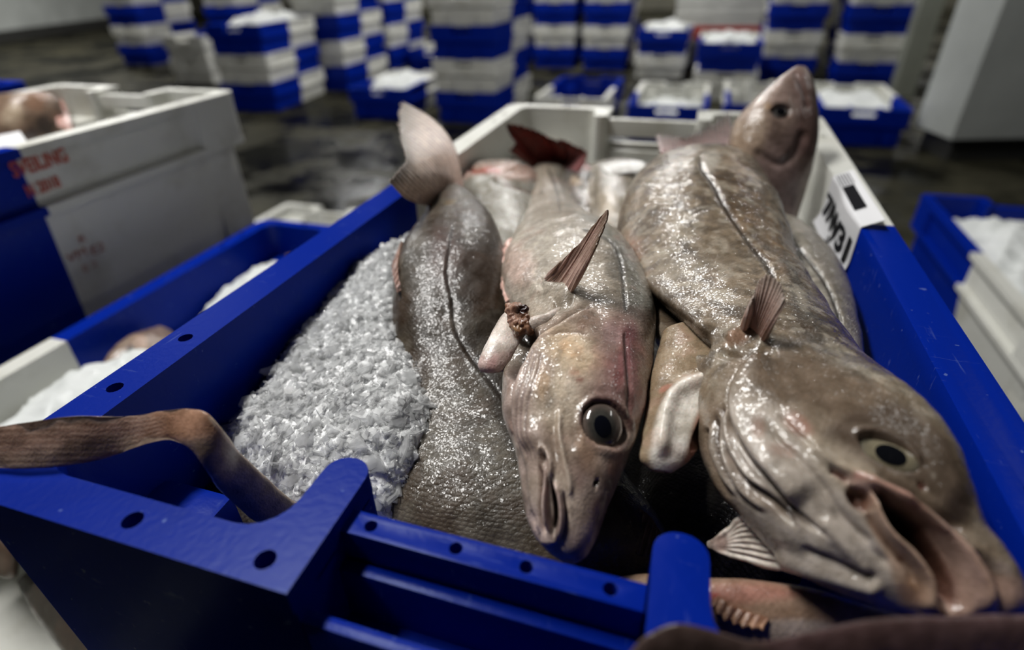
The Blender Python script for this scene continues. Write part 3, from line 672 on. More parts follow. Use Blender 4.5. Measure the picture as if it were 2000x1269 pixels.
b.blot(1206, 510, 26, (70, 70, 66), .6, 46, -8, .6); b.mottle((70, 60, 52), .3, 120, .25, .25, 23); b.mottle((140, 84, 60), .25, 75, .3, .25, 27)
b.blot(1160, 800, 34, (96, 64, 60), .4, 20); b.line([(1140, 660), (1110, 690), (1095, 730), (1090, 780)], 12, (214, 196, 168), .45, .7)
POCKET = [(980, 640), (1034, 634), (1052, 648), (1036, 676), (1016, 712), (1004, 742), (982, 728)]
b.dent(POCKET, -.012, 16); b.area(POCKET, (44, 26, 22), .85, 8, .5)  # hollow beside the head, its shade painted in as dark colour
# lateral line and the ridge behind the eye
LLINE = [(1068, 322), (1084, 358), (1095, 415), (1130, 445), (1192, 470), (1212, 512), (1221, 574), (1224, 615)]
b.groove(LLINE[:3], 4, -.0012).line(LLINE[:3], 3.5, (62, 56, 48), .8)
b.groove(LLINE[3:], 5, -.0012).line(LLINE[3:], 4.5, (56, 52, 46), .75)
b.groove([(1222, 640), (1224, 700), (1228, 770), (1226, 830)], 5, -.0014).line([(1222, 640), (1224, 700), (1228, 770), (1226, 830)], 3.5, (74, 44, 46), .6); b.groove([(1214, 640), (1216, 700), (1221, 770)], 6, .0008)
# gill cover: stepped edge, membrane folds along the cheek
GC = [(1158, 594), (1115, 618), (1071, 645), (1040, 668), (1016, 722), (1004, 768), (1003, 820), (1010, 850), (1018, 890)]
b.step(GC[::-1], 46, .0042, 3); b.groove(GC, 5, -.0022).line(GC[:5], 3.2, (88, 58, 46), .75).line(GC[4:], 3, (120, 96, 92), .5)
b.groove(GC[:5], 7, -.0034).line(GC[:5], 4, (70, 44, 36), .85); b.groove([(x+9, y+9) for x, y in GC[:4]], 9, .0020)  # dark line is painted shade below the gill cover edge
for i, dx in enumerate((14, 24, 36)):
    g = [(1040+dx*.6, 672+dx*.4), (1016+dx, 730), (1005+dx*.8, 790), (1008+dx*.7, 850), (1022+dx*.7, 905)]
    b.groove(g, 3.5, -.0011+.0002*i).line(g, 2.2, (120, 98, 98), .55)
b.groove([(1044, 676), (1080, 660), (1120, 652), (1150, 655)], 4, -.0009).line([(1044, 676), (1080, 660), (1120, 652), (1150, 655)], 2.4, (90, 60, 40), .5)
b.groove([(1010, 870), (1022, 930), (1030, 990), (1048, 1035)], 5, -.0014); b.groove([(998, 740), (990, 800), (1000, 850)], 6, .0012)
# cheek ridge, mouth, lips
RID = [(1094, 794), (1092, 842), (1098, 880), (1106, 915), (1112, 940), (1114, 975)]
b.groove(RID, 6, .0019).line(RID, 4, (196, 182, 168), .55)
b.groove([(1080, 820), (1080, 860), (1088, 900)], 9, -.0012)
b.dent([(1048, 885), (1058, 870), (1068, 880), (1078, 930), (1092, 970), (1093, 1025), (1082, 1048), (1066, 1040), (1058, 990), (1050, 930)], -.0036, 12)
b.dent([(1072, 932), (1082, 950), (1090, 985), (1089, 1026), (1076, 1042), (1079, 1004), (1074, 962)], -.0075, 5)
b.area([(1072, 930), (1084, 952), (1091, 985), (1090, 1028), (1075, 1044), (1079, 1002), (1073, 960)], (38, 14, 16), .95, 4, .2, 0)
b.groove([(1050, 888), (1058, 874), (1068, 880), (1076, 908), (1074, 935)], 5, .0034).line([(1050, 888), (1058, 874), (1068, 880), (1076, 908)], 5, (196, 176, 166), .7)
b.groove([(1062, 895), (1064, 930), (1063, 975), (1068, 1022), (1075, 1040)], 5.5, .0044).line([(1062, 895), (1064, 930), (1063, 975), (1068, 1022)], 5, (188, 164, 160), .75)
b.groove([(1048, 905), (1054, 925), (1056, 955), (1055, 1000), (1066, 1046)], 3.5, -.0026).line([(1050, 905), (1055, 930), (1055, 990)], 2.6, (92, 62, 62), .7)
b.groove([(1080, 938), (1092, 972), (1096, 1010), (1090, 1040), (1072, 1056), (1050, 1042)], 6, .0036).line([(1080, 938), (1092, 972), (1096, 1010), (1090, 1040), (1072, 1056)], 5, (184, 158, 152), .65)
b.groove([(1100, 960), (1106, 1000), (1103, 1040), (1092, 1066)], 4.5, -.0022).line([(1100, 960), (1106, 1000), (1103, 1040), (1092, 1066)], 2.5, (96, 66, 66), .55)
b.groove([(1032, 1000), (1042, 1026), (1056, 1050)], 3.5, -.0014); b.lump(1050, 1028, 7, .0016)
b.lump(1118, 1072, 26, .0022, 20)
# nostril, eye socket
b.dent([(1159, 940), (1165, 936), (1171, 941), (1170, 950), (1163, 952), (1159, 947)], -.004, 4); b.blot(1165, 944, 8, (14, 8, 8), 1, 7, 0, .05)
b.dent([(1136, 800), (1160, 782), (1195, 788), (1222, 818), (1226, 850), (1208, 872), (1170, 868), (1140, 842)], -.0044, 8)
b.groove([(1132, 830), (1137, 800), (1162, 778), (1200, 784), (1228, 816), (1232, 850), (1212, 880), (1176, 878), (1146, 858), (1132, 830)], 8, .0016, False)
b.line([(1136, 838), (1137, 800), (1162, 781), (1198, 787), (1225, 818), (1229, 850)], 7, (66, 30, 34), .8); b.line([(1140, 850), (1170, 874), (1206, 880), (1224, 862)], 7, (150, 120, 112), .5)
b.lump(1130, 880, 16, .0014)
b.build('body', SKIN, T)
eye(b, T, 1179, 828, 43, 46, 25, (-2, 4, 16.5, 22, -18), ((60, 58, 54), (96, 84, 77), (10, 12, 20), (54, 30, 32)), -.16, .6, (.12, .1))
# fins and the cut collar
fin('pectoral_fin', [(1058, 548), (1074, 556), (1095, 566), (1116, 577)], [(1086, 522), (1140, 466), (1188, 408), (1187, 424), (1163, 484)], T, ((172, 148, 138), (104, 84, 74), (136, 110, 104), (92, 76, 62)), 9, body=b, lift=.022, bulge=.004, thick=.0042, ragged=.02, seed=2, amp=.0008)
def tube(name, rungs, m, parent, col, nu=120, nv=72, edit=None, sc=0., rough=(.0008, 60), p=2.2, flat=.75, gain=1.35, **kw):
    q = Body(rungs, nu, nv, col, sc, flat, p); q.gain = gain
    if rough: q.rough(rough[0], rough[1], 5)
    if edit: edit(q)
    q.build(name, m, parent, **kw); return q
def _e(q):
    q.area([(930, 690), (1030, 690), (1030, 740), (930, 740)], (190, 160, 158), .8, 8, .3); q.blot(960, 712, 22, (176, 134, 134), .8, 14, -60); q.line([(948, 700), (970, 655), (996, 618)], 10, (214, 208, 206), .7); q.blot(1022, 690, 22, (110, 44, 34), .75, 28)
tube('collar_stub', [(998, 600, 1030, 610, .012, .8), (976, 622, 1034, 640, .012, .8), (955, 660, 1024, 672, .010, .8), (940, 690, 1004, 704, .008, .8), (933, 712, 985, 724, .006, .75), (938, 726, 966, 729, .004, .7)], FLESH, T, (196, 186, 182), edit=_e)
tube('collar_bone', [(1015, 648, 1020, 628, .018, .8), (1040, 650, 1042, 618, .022, .8), (1066, 640, 1068, 610, .024, .8), (1090, 622, 1088, 600, .022, .8), (1108, 606, 1106, 596, .02, .8)], FLESH, T, (190, 180, 176), 80, 48)
def _e(q):
    q.area([(985, 590), (1010, 590), (1014, 640), (985, 640)], (180, 138, 118), .9, 6, .8); q.blot(1022, 604, 14, (44, 20, 20), 1, 11, 0, .5); q.blot(1010, 640, 16, (150, 112, 66), .8, 12); q.mottle((104, 58, 40), .4, 220, .15)
tube('torn_gut', [(992, 602, 1010, 595, .022, .7), (989, 614, 1030, 603, .025, .75), (993, 629, 1034, 618, .024, .75), (1002, 642, 1040, 634, .022, .7), (1020, 653, 1044, 648, .018, .6)], FLESH, T, (150, 106, 78), edit=_e, rough=(.0030, 260), gain=1., label='dark red torn gut')
def _e(q): q.mottle((206, 160, 150), .6, 90, -.1); q.groove([(990, 500), (1020, 520), (1012, 560)], 5, -.004)
tube('belly_edge', [(1010, 455, 1030, 462, .0, .6), (988, 478, 1022, 490, .0, .6), (980, 510, 1016, 520, .0, .6), (978, 550, 1010, 555, .0, .6), (984, 590, 1004, 590, .0, .6)], FLESH, T, (196, 156, 146), edit=_e, rough=(.003, 120))
fin('tail_fin', [(1042, 330), (1060, 322), (1085, 318), (1104, 322)], [(992, 292), (1004, 276), (994, 262), (986, 238), (1040, 250), (1104, 282)], T, ((110, 64, 62), (84, 20, 18), (84, 36, 32), (36, 22, 18)), 16, z=-.035, lift=.05, seed=4)
fin('lower_tail_lobe', [(1076, 316), (1088, 316), (1098, 320), (1106, 330)], [(1092, 268), (1124, 282), (1150, 300), (1134, 338)], T, ((120, 90, 94), (104, 56, 60), (120, 88, 88), (70, 46, 44)), 9, z=-.035, lift=.06, seed=5)
# ------------------------------------------------------------------ the big fish on the right, mouth open
U = fish('largest fish with gaping mouth, lying along the right-hand blue wall of the crate', 1450, 560, -.03)
b = Body([
    (1345, 345, 1432, 340, -.03, .5, .60), (1292, 330, 1452, 330, .0, .56, .565), (1248, 356, 1478, 350, .0, .6, .535), (1218, 396, 1502, 388, .0, .62, .50), (1204, 445, 1524, 432, .0, .62, .455),
    (1208, 510, 1545, 498, .0, .6, .415), (1236, 575, 1575, 570, .0, .6, .375), (1275, 640, 1622, 640, .0, .62, .335), (1318, 700, 1668, 712, .0, .66, .300), (1352, 770, 1715, 765, .0, .7, .277),
    (1362, 850, 1765, 805, .0, .72, .258), (1392, 930, 1822, 855, .0, .74, .240), (1448, 1000, 1862, 912, .0, .75, .226), (1520, 1080, 1888, 975, .0, .75, .214), (1600, 1140, 1915, 1040, .0, .72, .205),
    (1690, 1178, 1955, 1085, .0, .66, .198), (1766, 1203, 1986, 1135, .0, .55, .193), (1806, 1212, 1996, 1180, .0, .45, .191), (1860, 1214, 1990, 1202, .0, .35, .190)],
    520, 330, (146, 128, 104), .3, p=2.25)
b.amp = .85; b.gain = .86
b.rough(.0022, 18, 21).rough(.0010, 60, 22)
# colours
b.area([(1375, 320), (1440, 310), (1540, 450), (1600, 600), (1500, 520), (1420, 410)], (132, 98, 56), .75, 16, .5); b.blot(1250, 520, 40, (146, 106, 70), .6, 70)
b.area([(1530, 500), (1570, 540), (1720, 760), (1660, 740), (1560, 640)], (70, 64, 60), .8, 16, .4)
b.mottle((86, 68, 48), .6, 42, -.05); b.mottle((184, 174, 156), .55, 52, .08, seed=31); b.mottle((64, 52, 38), .35, 95, .2, .3, 38); b.mottle((196, 186, 170), .4, 170, .2, .3, 33); b.mottle((88, 70, 52), .4, 150, .15, .3, 35)
b.mottle((58, 46, 34), .45, 120, .12, .3, 39); b.mottle((200, 192, 176), .4, 130, .18, .3, 40); b.area([(1225, 540), (1300, 560), (1380, 640), (1380, 690), (1290, 650), (1240, 600)], (84, 66, 50), .6, 20, .8); b.blot(1230, 500, 26, (160, 104, 72), .5, 60)  # last area darkens the surroundings of the belly crease, painted shade
b.blot(1388, 315, 22, (196, 190, 180), .8, 26)  # painted white highlight on the hump of the back
HEAD = [(1440, 690), (1530, 690), (1700, 740), (1850, 860), (2010, 1090), (2010, 1230), (1760, 1230), (1540, 1130), (1420, 1000), (1330, 860), (1400, 760)]
b.area(HEAD, (158, 138, 118), .6, 14, .4, .15)
b.area([(1450, 700), (1560, 680), (1700, 750), (1760, 800), (1660, 830), (1560, 800), (1480, 770)], (110, 90, 70), .85, 24, .6)
b.area([(1660, 800), (1760, 790), (1850, 860), (1890, 960), (1890, 1035), (1830, 980), (1760, 930), (1660, 900), (1600, 850)], (92, 75, 61), .88, 16, .4, .1); b.blot(1872, 985, 34, (62, 49, 43), .9, 60, 20)  # brown snout, with the shade round eye and snout painted in
b.area([(1430, 780), (1520, 800), (1600, 880), (1640, 940), (1720, 1040), (1780, 1110), (1760, 1190), (1560, 1110), (1460, 1010), (1400, 900)], (200, 190, 182), .9, 20, .5, 0)
b.area([(1560, 840), (1640, 860), (1720, 930), (1700, 960), (1610, 930)], (186, 172, 152), .6, 16, .4, 0)
b.blot(1560, 828, 40, (190, 126, 108), .6, 22, 30); b.blot(1484, 838, 16, (180, 130, 112), .5, 26); b.blot(1530, 880, 30, (188, 150, 138), .5, 20)
b.area([(1640, 925), (1720, 950), (1800, 995), (1880, 1050), (1930, 1120), (1990, 1130), (2000, 1210), (1830, 1210), (1850, 1140), (1830, 1080), (1760, 1010), (1690, 970)], (204, 166, 152), .85, 12, .4, 0)
b.area([(1700, 960), (1720, 1000), (1760, 1050), (1815, 1110), (1825, 1160), (1800, 1210), (1760, 1190), (1740, 1110), (1700, 1020)], (196, 160, 136), .75, 10, .4, 0)
b.blot(1780, 1160, 30, (172, 124, 86), .6, 34)
b.blot(1960, 1110, 24, (200, 180, 176), .6, 14, 40)
b.area([(1380, 800), (1420, 790), (1440, 900), (1500, 960), (1560, 1010), (1500, 1000), (1420, 950), (1370, 880)], (132, 112, 94), .7, 10, .5, 0)
b.line([(1660, 925), (1700, 940), (1760, 970), (1800, 1000)], 9, (190, 118, 108), .7)
# lateral line, belly crease
LL = [(1367, 296), (1370, 326), (1390, 352), (1416, 406), (1448, 453), (1471, 484), (1496, 514), (1520, 560)]
b.groove(LL, 6, -.0022).line(LL, 5, (52, 40, 28), .85)
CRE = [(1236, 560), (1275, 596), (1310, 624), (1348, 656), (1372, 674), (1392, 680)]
b.groove(CRE, 15, -.014).line(CRE, 13, (40, 30, 24), .9).groove([(1250, 545), (1300, 580), (1350, 625), (1390, 660)], 22, .005)  # crease is cut in, its shade also painted as a dark line
b.groove([(1420, 672), (1452, 645), (1480, 652), (1496, 680)], 14, .004); b.blot(1440, 665, 26, (176, 130, 104), .6, 14, -20)
b.groove([(1400, 690), (1450, 698), (1520, 690)], 8, -.003)
# gill cover and the folds of the gill membrane
GE = [(1510, 684), (1472, 702), (1448, 728), (1430, 760), (1424, 790), (1432, 830), (1464, 886), (1512, 943), (1556, 1000)]
b.step(GE[::-1], 60, .0062, 3).groove(GE, 6, -.004).line(GE, 4.5, (66, 52, 44), .8)
for k, f in enumerate([[(1412, 780), (1405, 838), (1424, 895), (1460, 943), (1512, 985), (1560, 1030)], [(1396, 800), (1394, 845), (1406, 905), (1438, 962), (1490, 1003)], [(1378, 830), (1380, 880), (1400, 935), (1430, 975)]]):
    b.groove(f, 6, -.0030).line(f, 3.6, (84, 66, 56), .75); b.groove([(x+11, y-3) for x, y in f], 6, .0022).line([(x+11, y-3) for x, y in f], 4, (192, 182, 172), .5)
for y in (0, 16, 30, 44, 60):
    f = [(1450+y, 930+y*.9), (1500+y, 962+y*.9), (1560+y, 1000+y*.8)]; b.groove(f, 4, -.0014).line(f, 2.6, (120, 106, 100), .6)
b.groove([(1500, 820), (1516, 860), (1550, 890), (1600, 940), (1650, 1010), (1720, 1075)], 8, -.0022); b.groove([(1520, 810), (1560, 850), (1600, 880)], 6, -.0014)
b.groove([(1575, 855), (1612, 892), (1650, 916), (1720, 938), (1790, 985)], 10, .0026)
b.groove([(1620, 990), (1680, 1050), (1740, 1110)], 9, -.0016); b.groove([(1600, 1010), (1660, 1080), (1700, 1130)], 14, .002)
b.groove([(1500, 1085), (1580, 1115), (1660, 1140), (1730, 1155)], 14, .0038).line([(1520, 1092), (1600, 1120), (1700, 1148)], 9, (206, 198, 194), .6)  # jaw bone ridge, with its white highlight painted along it
b.groove([(1560, 1070), (1640, 1105), (1720, 1135)], 8, -.0026)
# mouth: cavity, lips, corner pocket
MOUTH = [(1714, 950), (1738, 978), (1780, 1000), (1826, 1045), (1858, 1094), (1872, 1140), (1866, 1186), (1846, 1192), (1832, 1150), (1812, 1100), (1776, 1058), (1744, 1028), (1726, 990)]
b.dent([(1690, 940), (1745, 965), (1800, 995), (1850, 1045), (1890, 1110), (1896, 1190), (1840, 1204), (1820, 1140), (1780, 1075), (1730, 1030)], -.006, 16)
b.dent(MOUTH, -.026, 15)
b.area(MOUTH, (40, 14, 13), .97, 6, .3, 0); b.area([(1800, 1010), (1850, 1070), (1885, 1140), (1880, 1200), (1862, 1190), (1856, 1120), (1826, 1060)], (124, 76, 58), .8, 9, .4, 0)
LIP = [(1704, 952), (1709, 990), (1738, 1038), (1776, 1078), (1808, 1118), (1816, 1158), (1804, 1200)]
b.groove(LIP, 11, .0060).line(LIP, 8, (206, 172, 150), .7)
b.groove([(1690, 985), (1712, 1030), (1740, 1072), (1776, 1112), (1790, 1150)], 7, -.0030).line([(1690, 985), (1712, 1030), (1742, 1074)], 4, (120, 84, 66), .6)
UL = [(1662, 925), (1722, 955), (1788, 992), (1846, 1042), (1892, 1092), (1918, 1150), (1916, 1200)]
b.groove(UL, 12, .0056).line(UL, 8, (206, 168, 150), .6); b.groove([(1700, 925), (1770, 955), (1836, 1000), (1884, 1042)], 7, -.0034).line([(1760, 950), (1836, 1000), (1884, 1040)], 5, (92, 66, 56), .6)
b.groove([(1900, 1075), (1946, 1120), (1962, 1170), (1956, 1204)], 10, -.003).line([(1900, 1075), (1944, 1120), (1960, 1170)], 7, (140, 100, 88), .5)
b.dent([(1650, 962), (1664, 948), (1700, 962), (1706, 990), (1684, 1000), (1660, 984)], -.006, 9); b.area([(1652, 964), (1666, 950), (1698, 964), (1702, 988), (1684, 996), (1660, 982)], (108, 62, 44), .85, 6, .4)
b.groove([(1618, 915), (1640, 925), (1656, 938)], 5, -.0035).line([(1620, 916), (1640, 926), (1656, 938)], 5, (120, 44, 40), .8)
b.blot(1763, 1097, 6, (120, 64, 30), .8)
b.dent([(1790, 940), (1808, 944), (1814, 956), (1800, 956)], -.003, 4); b.blot(1802, 948, 11, (140, 56, 46), .8, 7, 20, .2); b.blot(1824, 928, 8, (190, 180, 166), .6, 6)
# eye
b.dent([(1672, 846), (1710, 842), (1768, 872), (1800, 908), (1790, 922), (1740, 914), (1690, 884)], -.0042, 10)
b.groove([(1668, 856), (1676, 842), (1714, 840), (1772, 868), (1804, 908)], 8, .0018).line([(1670, 856), (1680, 843), (1716, 842), (1770, 870)], 5, (70, 56, 46), .6)
b.build('body', SKIN, U)
eye(b, U, 1736, 881, 62, 30, 27, (4, 7, 33, 18, 22), ((124, 116, 96), (96, 92, 82), (13, 14, 18), (90, 76, 66)), -.05, .5, (-.05, .15))
fin('pectoral_fin', [(1448, 648), (1460, 640), (1478, 650), (1492, 670)], [(1462, 596), (1494, 536), (1522, 548), (1536, 590)], U, ((160, 130, 120), (134, 120, 114), (146, 132, 130), (120, 108, 102)), 16, body=b, lift=.012, bulge=.004, thick=.003, ragged=.03, seed=9, amp=.0012)
def _e(q):
    W_ = [(1452, 716), (1385, 728), (1318, 756), (1292, 800), (1276, 860), (1274, 905), (1298, 922), (1332, 908), (1345, 870), (1362, 805), (1402, 765), (1446, 738)]
    q.mottle((104, 84, 62), .35, 60, 0); q.area(W_, (216, 214, 210), .85, 9, .5, 0); q.area([(1450, 738), (1402, 768), (1364, 812), (1346, 872), (1336, 908), (1372, 870), (1420, 800)], (170, 104, 94), .85, 9, .4, 0)
    q.dent([(1455, 735), (1400, 772), (1366, 815), (1348, 880), (1400, 860), (1460, 780)], -.010, 14); q.groove([(1452, 722), (1385, 736), (1318, 768), (1296, 830), (1290, 900)], 15, .004); q.blot(1300, 760, 14, (190, 120, 104), .6, 8, -20); q.mottle((206, 160, 150), .15, 90, .2)
tube('collar_stub', [(1292, 655, 1436, 660, .0, .5, .312), (1276, 715, 1452, 712, .0, .45, .290), (1264, 770, 1436, 772, .0, .45, .276), (1256, 825, 1400, 830, .0, .5, .264), (1248, 872, 1364, 876, .0, .55, .255), (1250, 900, 1338, 908, .0, .5, .250), (1270, 918, 1312, 924, .0, .4, .248)], FLESH, U, (140, 122, 98), 150, 110, edit=_e)
def _e(q):
    for k in range(7):
        f = [(1392, 1057+k*2), (1446, 1018+k*11), (1510, 1014+k*14), (1570, 1036+k*12)]; q.groove(f, 4, -.0016).line(f, 2.5, (96, 82, 76), .6)
    q.blot(1400, 1062, 26, (110, 80, 72), .7)
tube('gill_membrane', [(1382, 1056, 1386, 1070, .0, .5, .250), (1412, 1036, 1402, 1078, .0, .4, .243), (1450, 1008, 1440, 1090, .0, .3, .235), (1502, 1004, 1482, 1106, .0, .3, .228), (1556, 1018, 1526, 1112, .0, .32, .221), (1610, 1060, 1570, 1122, .0, .34, .215), (1650, 1100, 1630, 1130, .0, .3, .21)], FLESH, U, (206, 196, 188), edit=_e, rough=(.0014, 90))

# ------------------------------------------------------------------ the dark fish along the ice
D = fish('dark scaly fish half buried in ice, its pale tail fin standing over the blue rim', 890, 600, -.06)
b = Body([
    (846, 378, 900, 368, .008, .6), (838, 405, 930, 395, .006, .62), (815, 450, 962, 430, .002, .64), (785, 505, 982, 480, -.004, .64), (768, 560, 992, 545, -.012, .64), (768, 640, 1002, 620, -.024, .62),
    (768, 720, 1030, 690, -.038, .58), (752, 810, 1085, 770, -.052, .54), (735, 900, 1150, 850, -.062, .5), (730, 990, 1215, 925, -.068, .48), (760, 1080, 1270, 990, -.074, .46), (860, 1170, 1310, 1050, -.078, .44), (1000, 1210, 1320, 1120, -.082, .4), (1080, 1215, 1300, 1160, -.085, .4)],
    420, 260, (128, 114, 92), .25, p=2.3); b.gain = .32
b.rough(.0018, 20, 41).rough(.0006, 70, 42)
b.area([(890, 470), (985, 480), (1010, 640), (1000, 760), (930, 720), (885, 640), (868, 540)], (84, 70, 54), .85, 16, .5)  # right flank darkened, shade of the turned-away side put into the colour
b.area([(820, 420), (940, 400), (985, 490), (930, 540), (840, 500)], (122, 96, 84), .6, 20, .5); b.blot(864, 486, 26, (136, 76, 56), .6, 46, 10); b.blot(880, 392, 18, (176, 142, 62), .8, 6, -12); b.blot(935, 470, 30, (150, 134, 126), .5, 40)
b.area([(770, 620), (880, 600), (890, 680), (850, 720), (780, 700)], (104, 86, 56), .7, 18, .5)
b.area([(760, 760), (920, 760), (1060, 960), (1100, 1120), (860, 1160), (730, 1000)], (166, 156, 138), .75, 40, .5, 1.)
b.area([(780, 470), (990, 470), (1000, 700), (900, 700), (780, 640)], (92, 76, 60), .55, 30, .6)
b.area([(925, 700), (975, 720), (1040, 830), (1060, 920), (1010, 900), (960, 800)], (70, 58, 46), .8, 14, .4)
b.area([(1020, 1040), (1290, 1060), (1300, 1180), (1080, 1180)], (150, 126, 94), .7, 30, .4)
b.mottle((78, 64, 46), .45, 45, .0); b.mottle((176, 166, 150), .4, 80, .2, seed=44)
b.blot(866, 500, 40, (128, 70, 52), .6, 70, 8); b.blot(930, 560, 40, (54, 56, 52), .5, 70); b.mottle((120, 82, 50), .4, 40, .1, seed=46)
LL = [(884, 420), (872, 480), (866, 537), (876, 581), (879, 622), (885, 650), (898, 675), (920, 708), (955, 752), (1000, 810)]
b.groove(LL, 5, .0004).groove([(x+7, y) for x, y in LL], 5, -.0006).line([(x+5, y) for x, y in LL], 3.5, (58, 44, 36), .7)
b.build('body', SKIN_BIG, D)
fin('tail_fin', [(842, 402), (862, 388), (884, 378), (906, 372)], [(758, 352), (772, 336), (790, 312), (783, 282), (776, 250), (772, 222), (780, 196)], D, ((150, 124, 120), (140, 126, 118), (176, 166, 154), (62, 54, 48)), 26, z=.01, zt=.055, bulge=.012, thick=.004, ragged=.05, seed=12, amp=.0010, bow=((-6, 12), (30, -22)))
fin('anal_fin', [(786, 470), (780, 500), (776, 540), (782, 570)], [(772, 506), (766, 520), (768, 545), (776, 572)], D, ((136, 108, 98), (110, 80, 72), (120, 90, 84)), 8, body=b, lift=.008, thick=.003, seed=13)
# ------------------------------------------------------------------ the other fish in the crate
A = fish('fish tail and stalk hanging out over the corner of the blue rim, under the ice', 450, 900, -.08)
b = Body([(640, 1010, 600, 1085, -.075, .5), (585, 985, 545, 1050, -.055, .45), (520, 930, 478, 1000, -.03, .38), (468, 885, 432, 955, -.012, .34), (432, 836, 404, 915, .008, .3), (404, 806, 374, 880, .016, .24), (372, 796, 335, 862, .016, .2), (322, 800, 290, 868, .014, .14), (250, 812, 226, 888, .010, .1), (150, 811, 140, 908, .012, .08), (60, 822, 50, 914, .012, .06), (-20, 838, -20, 912, .010, .05), (-60, 850, -60, 900, .010, .04)], 300, 90, (118, 100, 88), .15, p=2.)
b.rough(.0012, 50, 51); b.area([(-60, 820), (240, 812), (420, 800), (420, 850), (240, 850), (100, 880), (-60, 880)], (140, 106, 94), .6, 16, .7, f=90); b.area([(300, 800), (400, 800), (430, 850), (330, 860), (260, 880)], (136, 94, 62), .6, 14, .5)
b.area([(430, 850), (640, 1010), (620, 1060), (480, 960)], (128, 116, 104), .6, 14, .5); b.line([(404, 806), (450, 862), (520, 932), (590, 990)], 6, (178, 164, 146), .7)
for k in range(16):
    y = 822+k*6; f = [(-50, y+3), (90, y), (230, y+2-k*.6), (330, 812+k*3.4)]; b.line(f, 2.6, (96, 74, 66) if k % 2 else (164, 142, 130), .35, .6)
b.gain = 1.6
b.build('tail', FINM, A)

S5 = fish('fish standing head up in the far corner, snout pointing at the ceiling', 1520, 430, -.05)
b = Body([(1552, 131, 1575, 137, 0, .9, .60), (1536, 141, 1581, 148, 0, .8, .60), (1508, 161, 1586, 167, 0, .75, .60), (1474, 194, 1591, 203, 0, .72, .60), (1442, 228, 1592, 240, 0, .72, .60), (1426, 266, 1590, 285, 0, .72, .60), (1424, 310, 1580, 335, 0, .72, .60), (1432, 360, 1566, 385, 0, .72, .60), (1440, 420, 1552, 430, 0, .7, .60), (1450, 480, 1545, 480, 0, .7, .60)], 220, 150, (134, 112, 104), .4)
b.rough(.002, 25, 61).mottle((96, 76, 70), .4, 50, 0)
b.area([(1425, 230), (1490, 190), (1500, 240), (1480, 300), (1430, 310)], (176, 152, 128), .8, 14, .4); b.area([(1530, 140), (1490, 185), (1440, 225), (1460, 240), (1520, 180)], (178, 156, 146), .7, 10, .3)
b.area([(1545, 130), (1590, 160), (1595, 300), (1560, 300), (1555, 200)], (104, 70, 66), .7, 12, .4); b.area([(1470, 300), (1560, 260), (1560, 400), (1500, 400)], (104, 84, 88), .5, 20, .5)
b.blot(1500, 208, 10, (186, 150, 112), .7); b.blot(1524, 216, 26, (64, 56, 56), .8, 18, -15); b.dent([(1500, 214), (1520, 200), (1546, 208), (1544, 228), (1518, 232)], -.006, 8)
b.groove([(1550, 136), (1562, 160), (1574, 190), (1580, 215)], 5, -.002).line([(1556, 150), (1570, 180), (1580, 212)], 4, (60, 40, 42), .6); b.groove([(1470, 290), (1520, 320), (1552, 300), (1572, 250)], 8, -.003)
b.build('body', SKIN, S5)
eye(b, S5, 1523, 217, 19, 13, -15, (2, 0, 9, 7, 0), ((80, 78, 76), (96, 84, 80), (12, 12, 16), (40, 30, 30)), 0, .5)
fin('dorsal_fin', [(1434, 292), (1400, 300), (1350, 300), (1290, 300)], [(1424, 212), (1395, 232), (1340, 262), (1278, 256)], S5, ((118, 88, 88), (74, 64, 56), (92, 72, 72), (50, 44, 38)), 17, z=.0, zt=.012, ragged=.16, seed=21, thick=.003)

S6 = fish('grey fish wedged between the open-mouthed fish and the right wall, dark line along its side', 1620, 560, -.05)
b = Body([(1480, 420, 1530, 420, -.03, .5), (1490, 450, 1575, 448, -.028, .55), (1505, 500, 1622, 495, -.026, .58), (1530, 560, 1655, 550, -.026, .58), (1560, 630, 1675, 620, -.028, .58), (1590, 700, 1685, 690, -.032, .58), (1620, 760, 1688, 755, -.036, .55), (1660, 800, 1684, 800, -.04, .5)], 240, 140, (146, 142, 132), .9)
b.rough(.0014, 30, 71).mottle((104, 98, 90), .4, 60, 0); b.mottle((196, 190, 180), .4, 110, .15)
LL = [(1548, 470), (1575, 500), (1604, 538), (1626, 578), (1640, 620), (1644, 680), (1650, 740)]
b.area([(1560, 440), (1640, 500), (1690, 640), (1690, 760), (1655, 740), (1648, 640), (1620, 550)], (112, 106, 98), .8, 8, .3); b.groove(LL, 5, -.002).line(LL, 4, (36, 32, 28), .9)
b.build('body', SKIN, S6)

S7 = fish('pale grey fish belly with a pink cut edge, lying behind the dark scaly fish', 970, 430, -.06)
b = Body([(912, 346, 1005, 342, -.055, .4), (894, 354, 1050, 350, -.048, .5), (888, 382, 1060, 374, -.043, .55), (905, 420, 1050, 410, -.042, .55), (930, 470, 1040, 460, -.044, .55), (955, 520, 1030, 515, -.05, .5), (970, 560, 1020, 560, -.055, .5)], 200, 130, (158, 158, 152), .5)
b.rough(.002, 26, 81); b.area([(890, 310), (1060, 310), (1060, 352), (1000, 352), (950, 346), (890, 352)], (196, 160, 150), .85, 7, .5); b.line([(912, 326), (935, 336), (955, 330), (980, 335)], 7, (176, 78, 62), .85); b.groove([(912, 326), (940, 338), (990, 332)], 6, -.004); b.groove([(960, 352), (1000, 362), (1050, 376)], 5, -.003).line([(980, 356), (1050, 376)], 3, (120, 96, 92), .7)
b.groove([(905, 352), (960, 345), (1050, 352)], 8, .004); b.build('body', FLESH, S7)

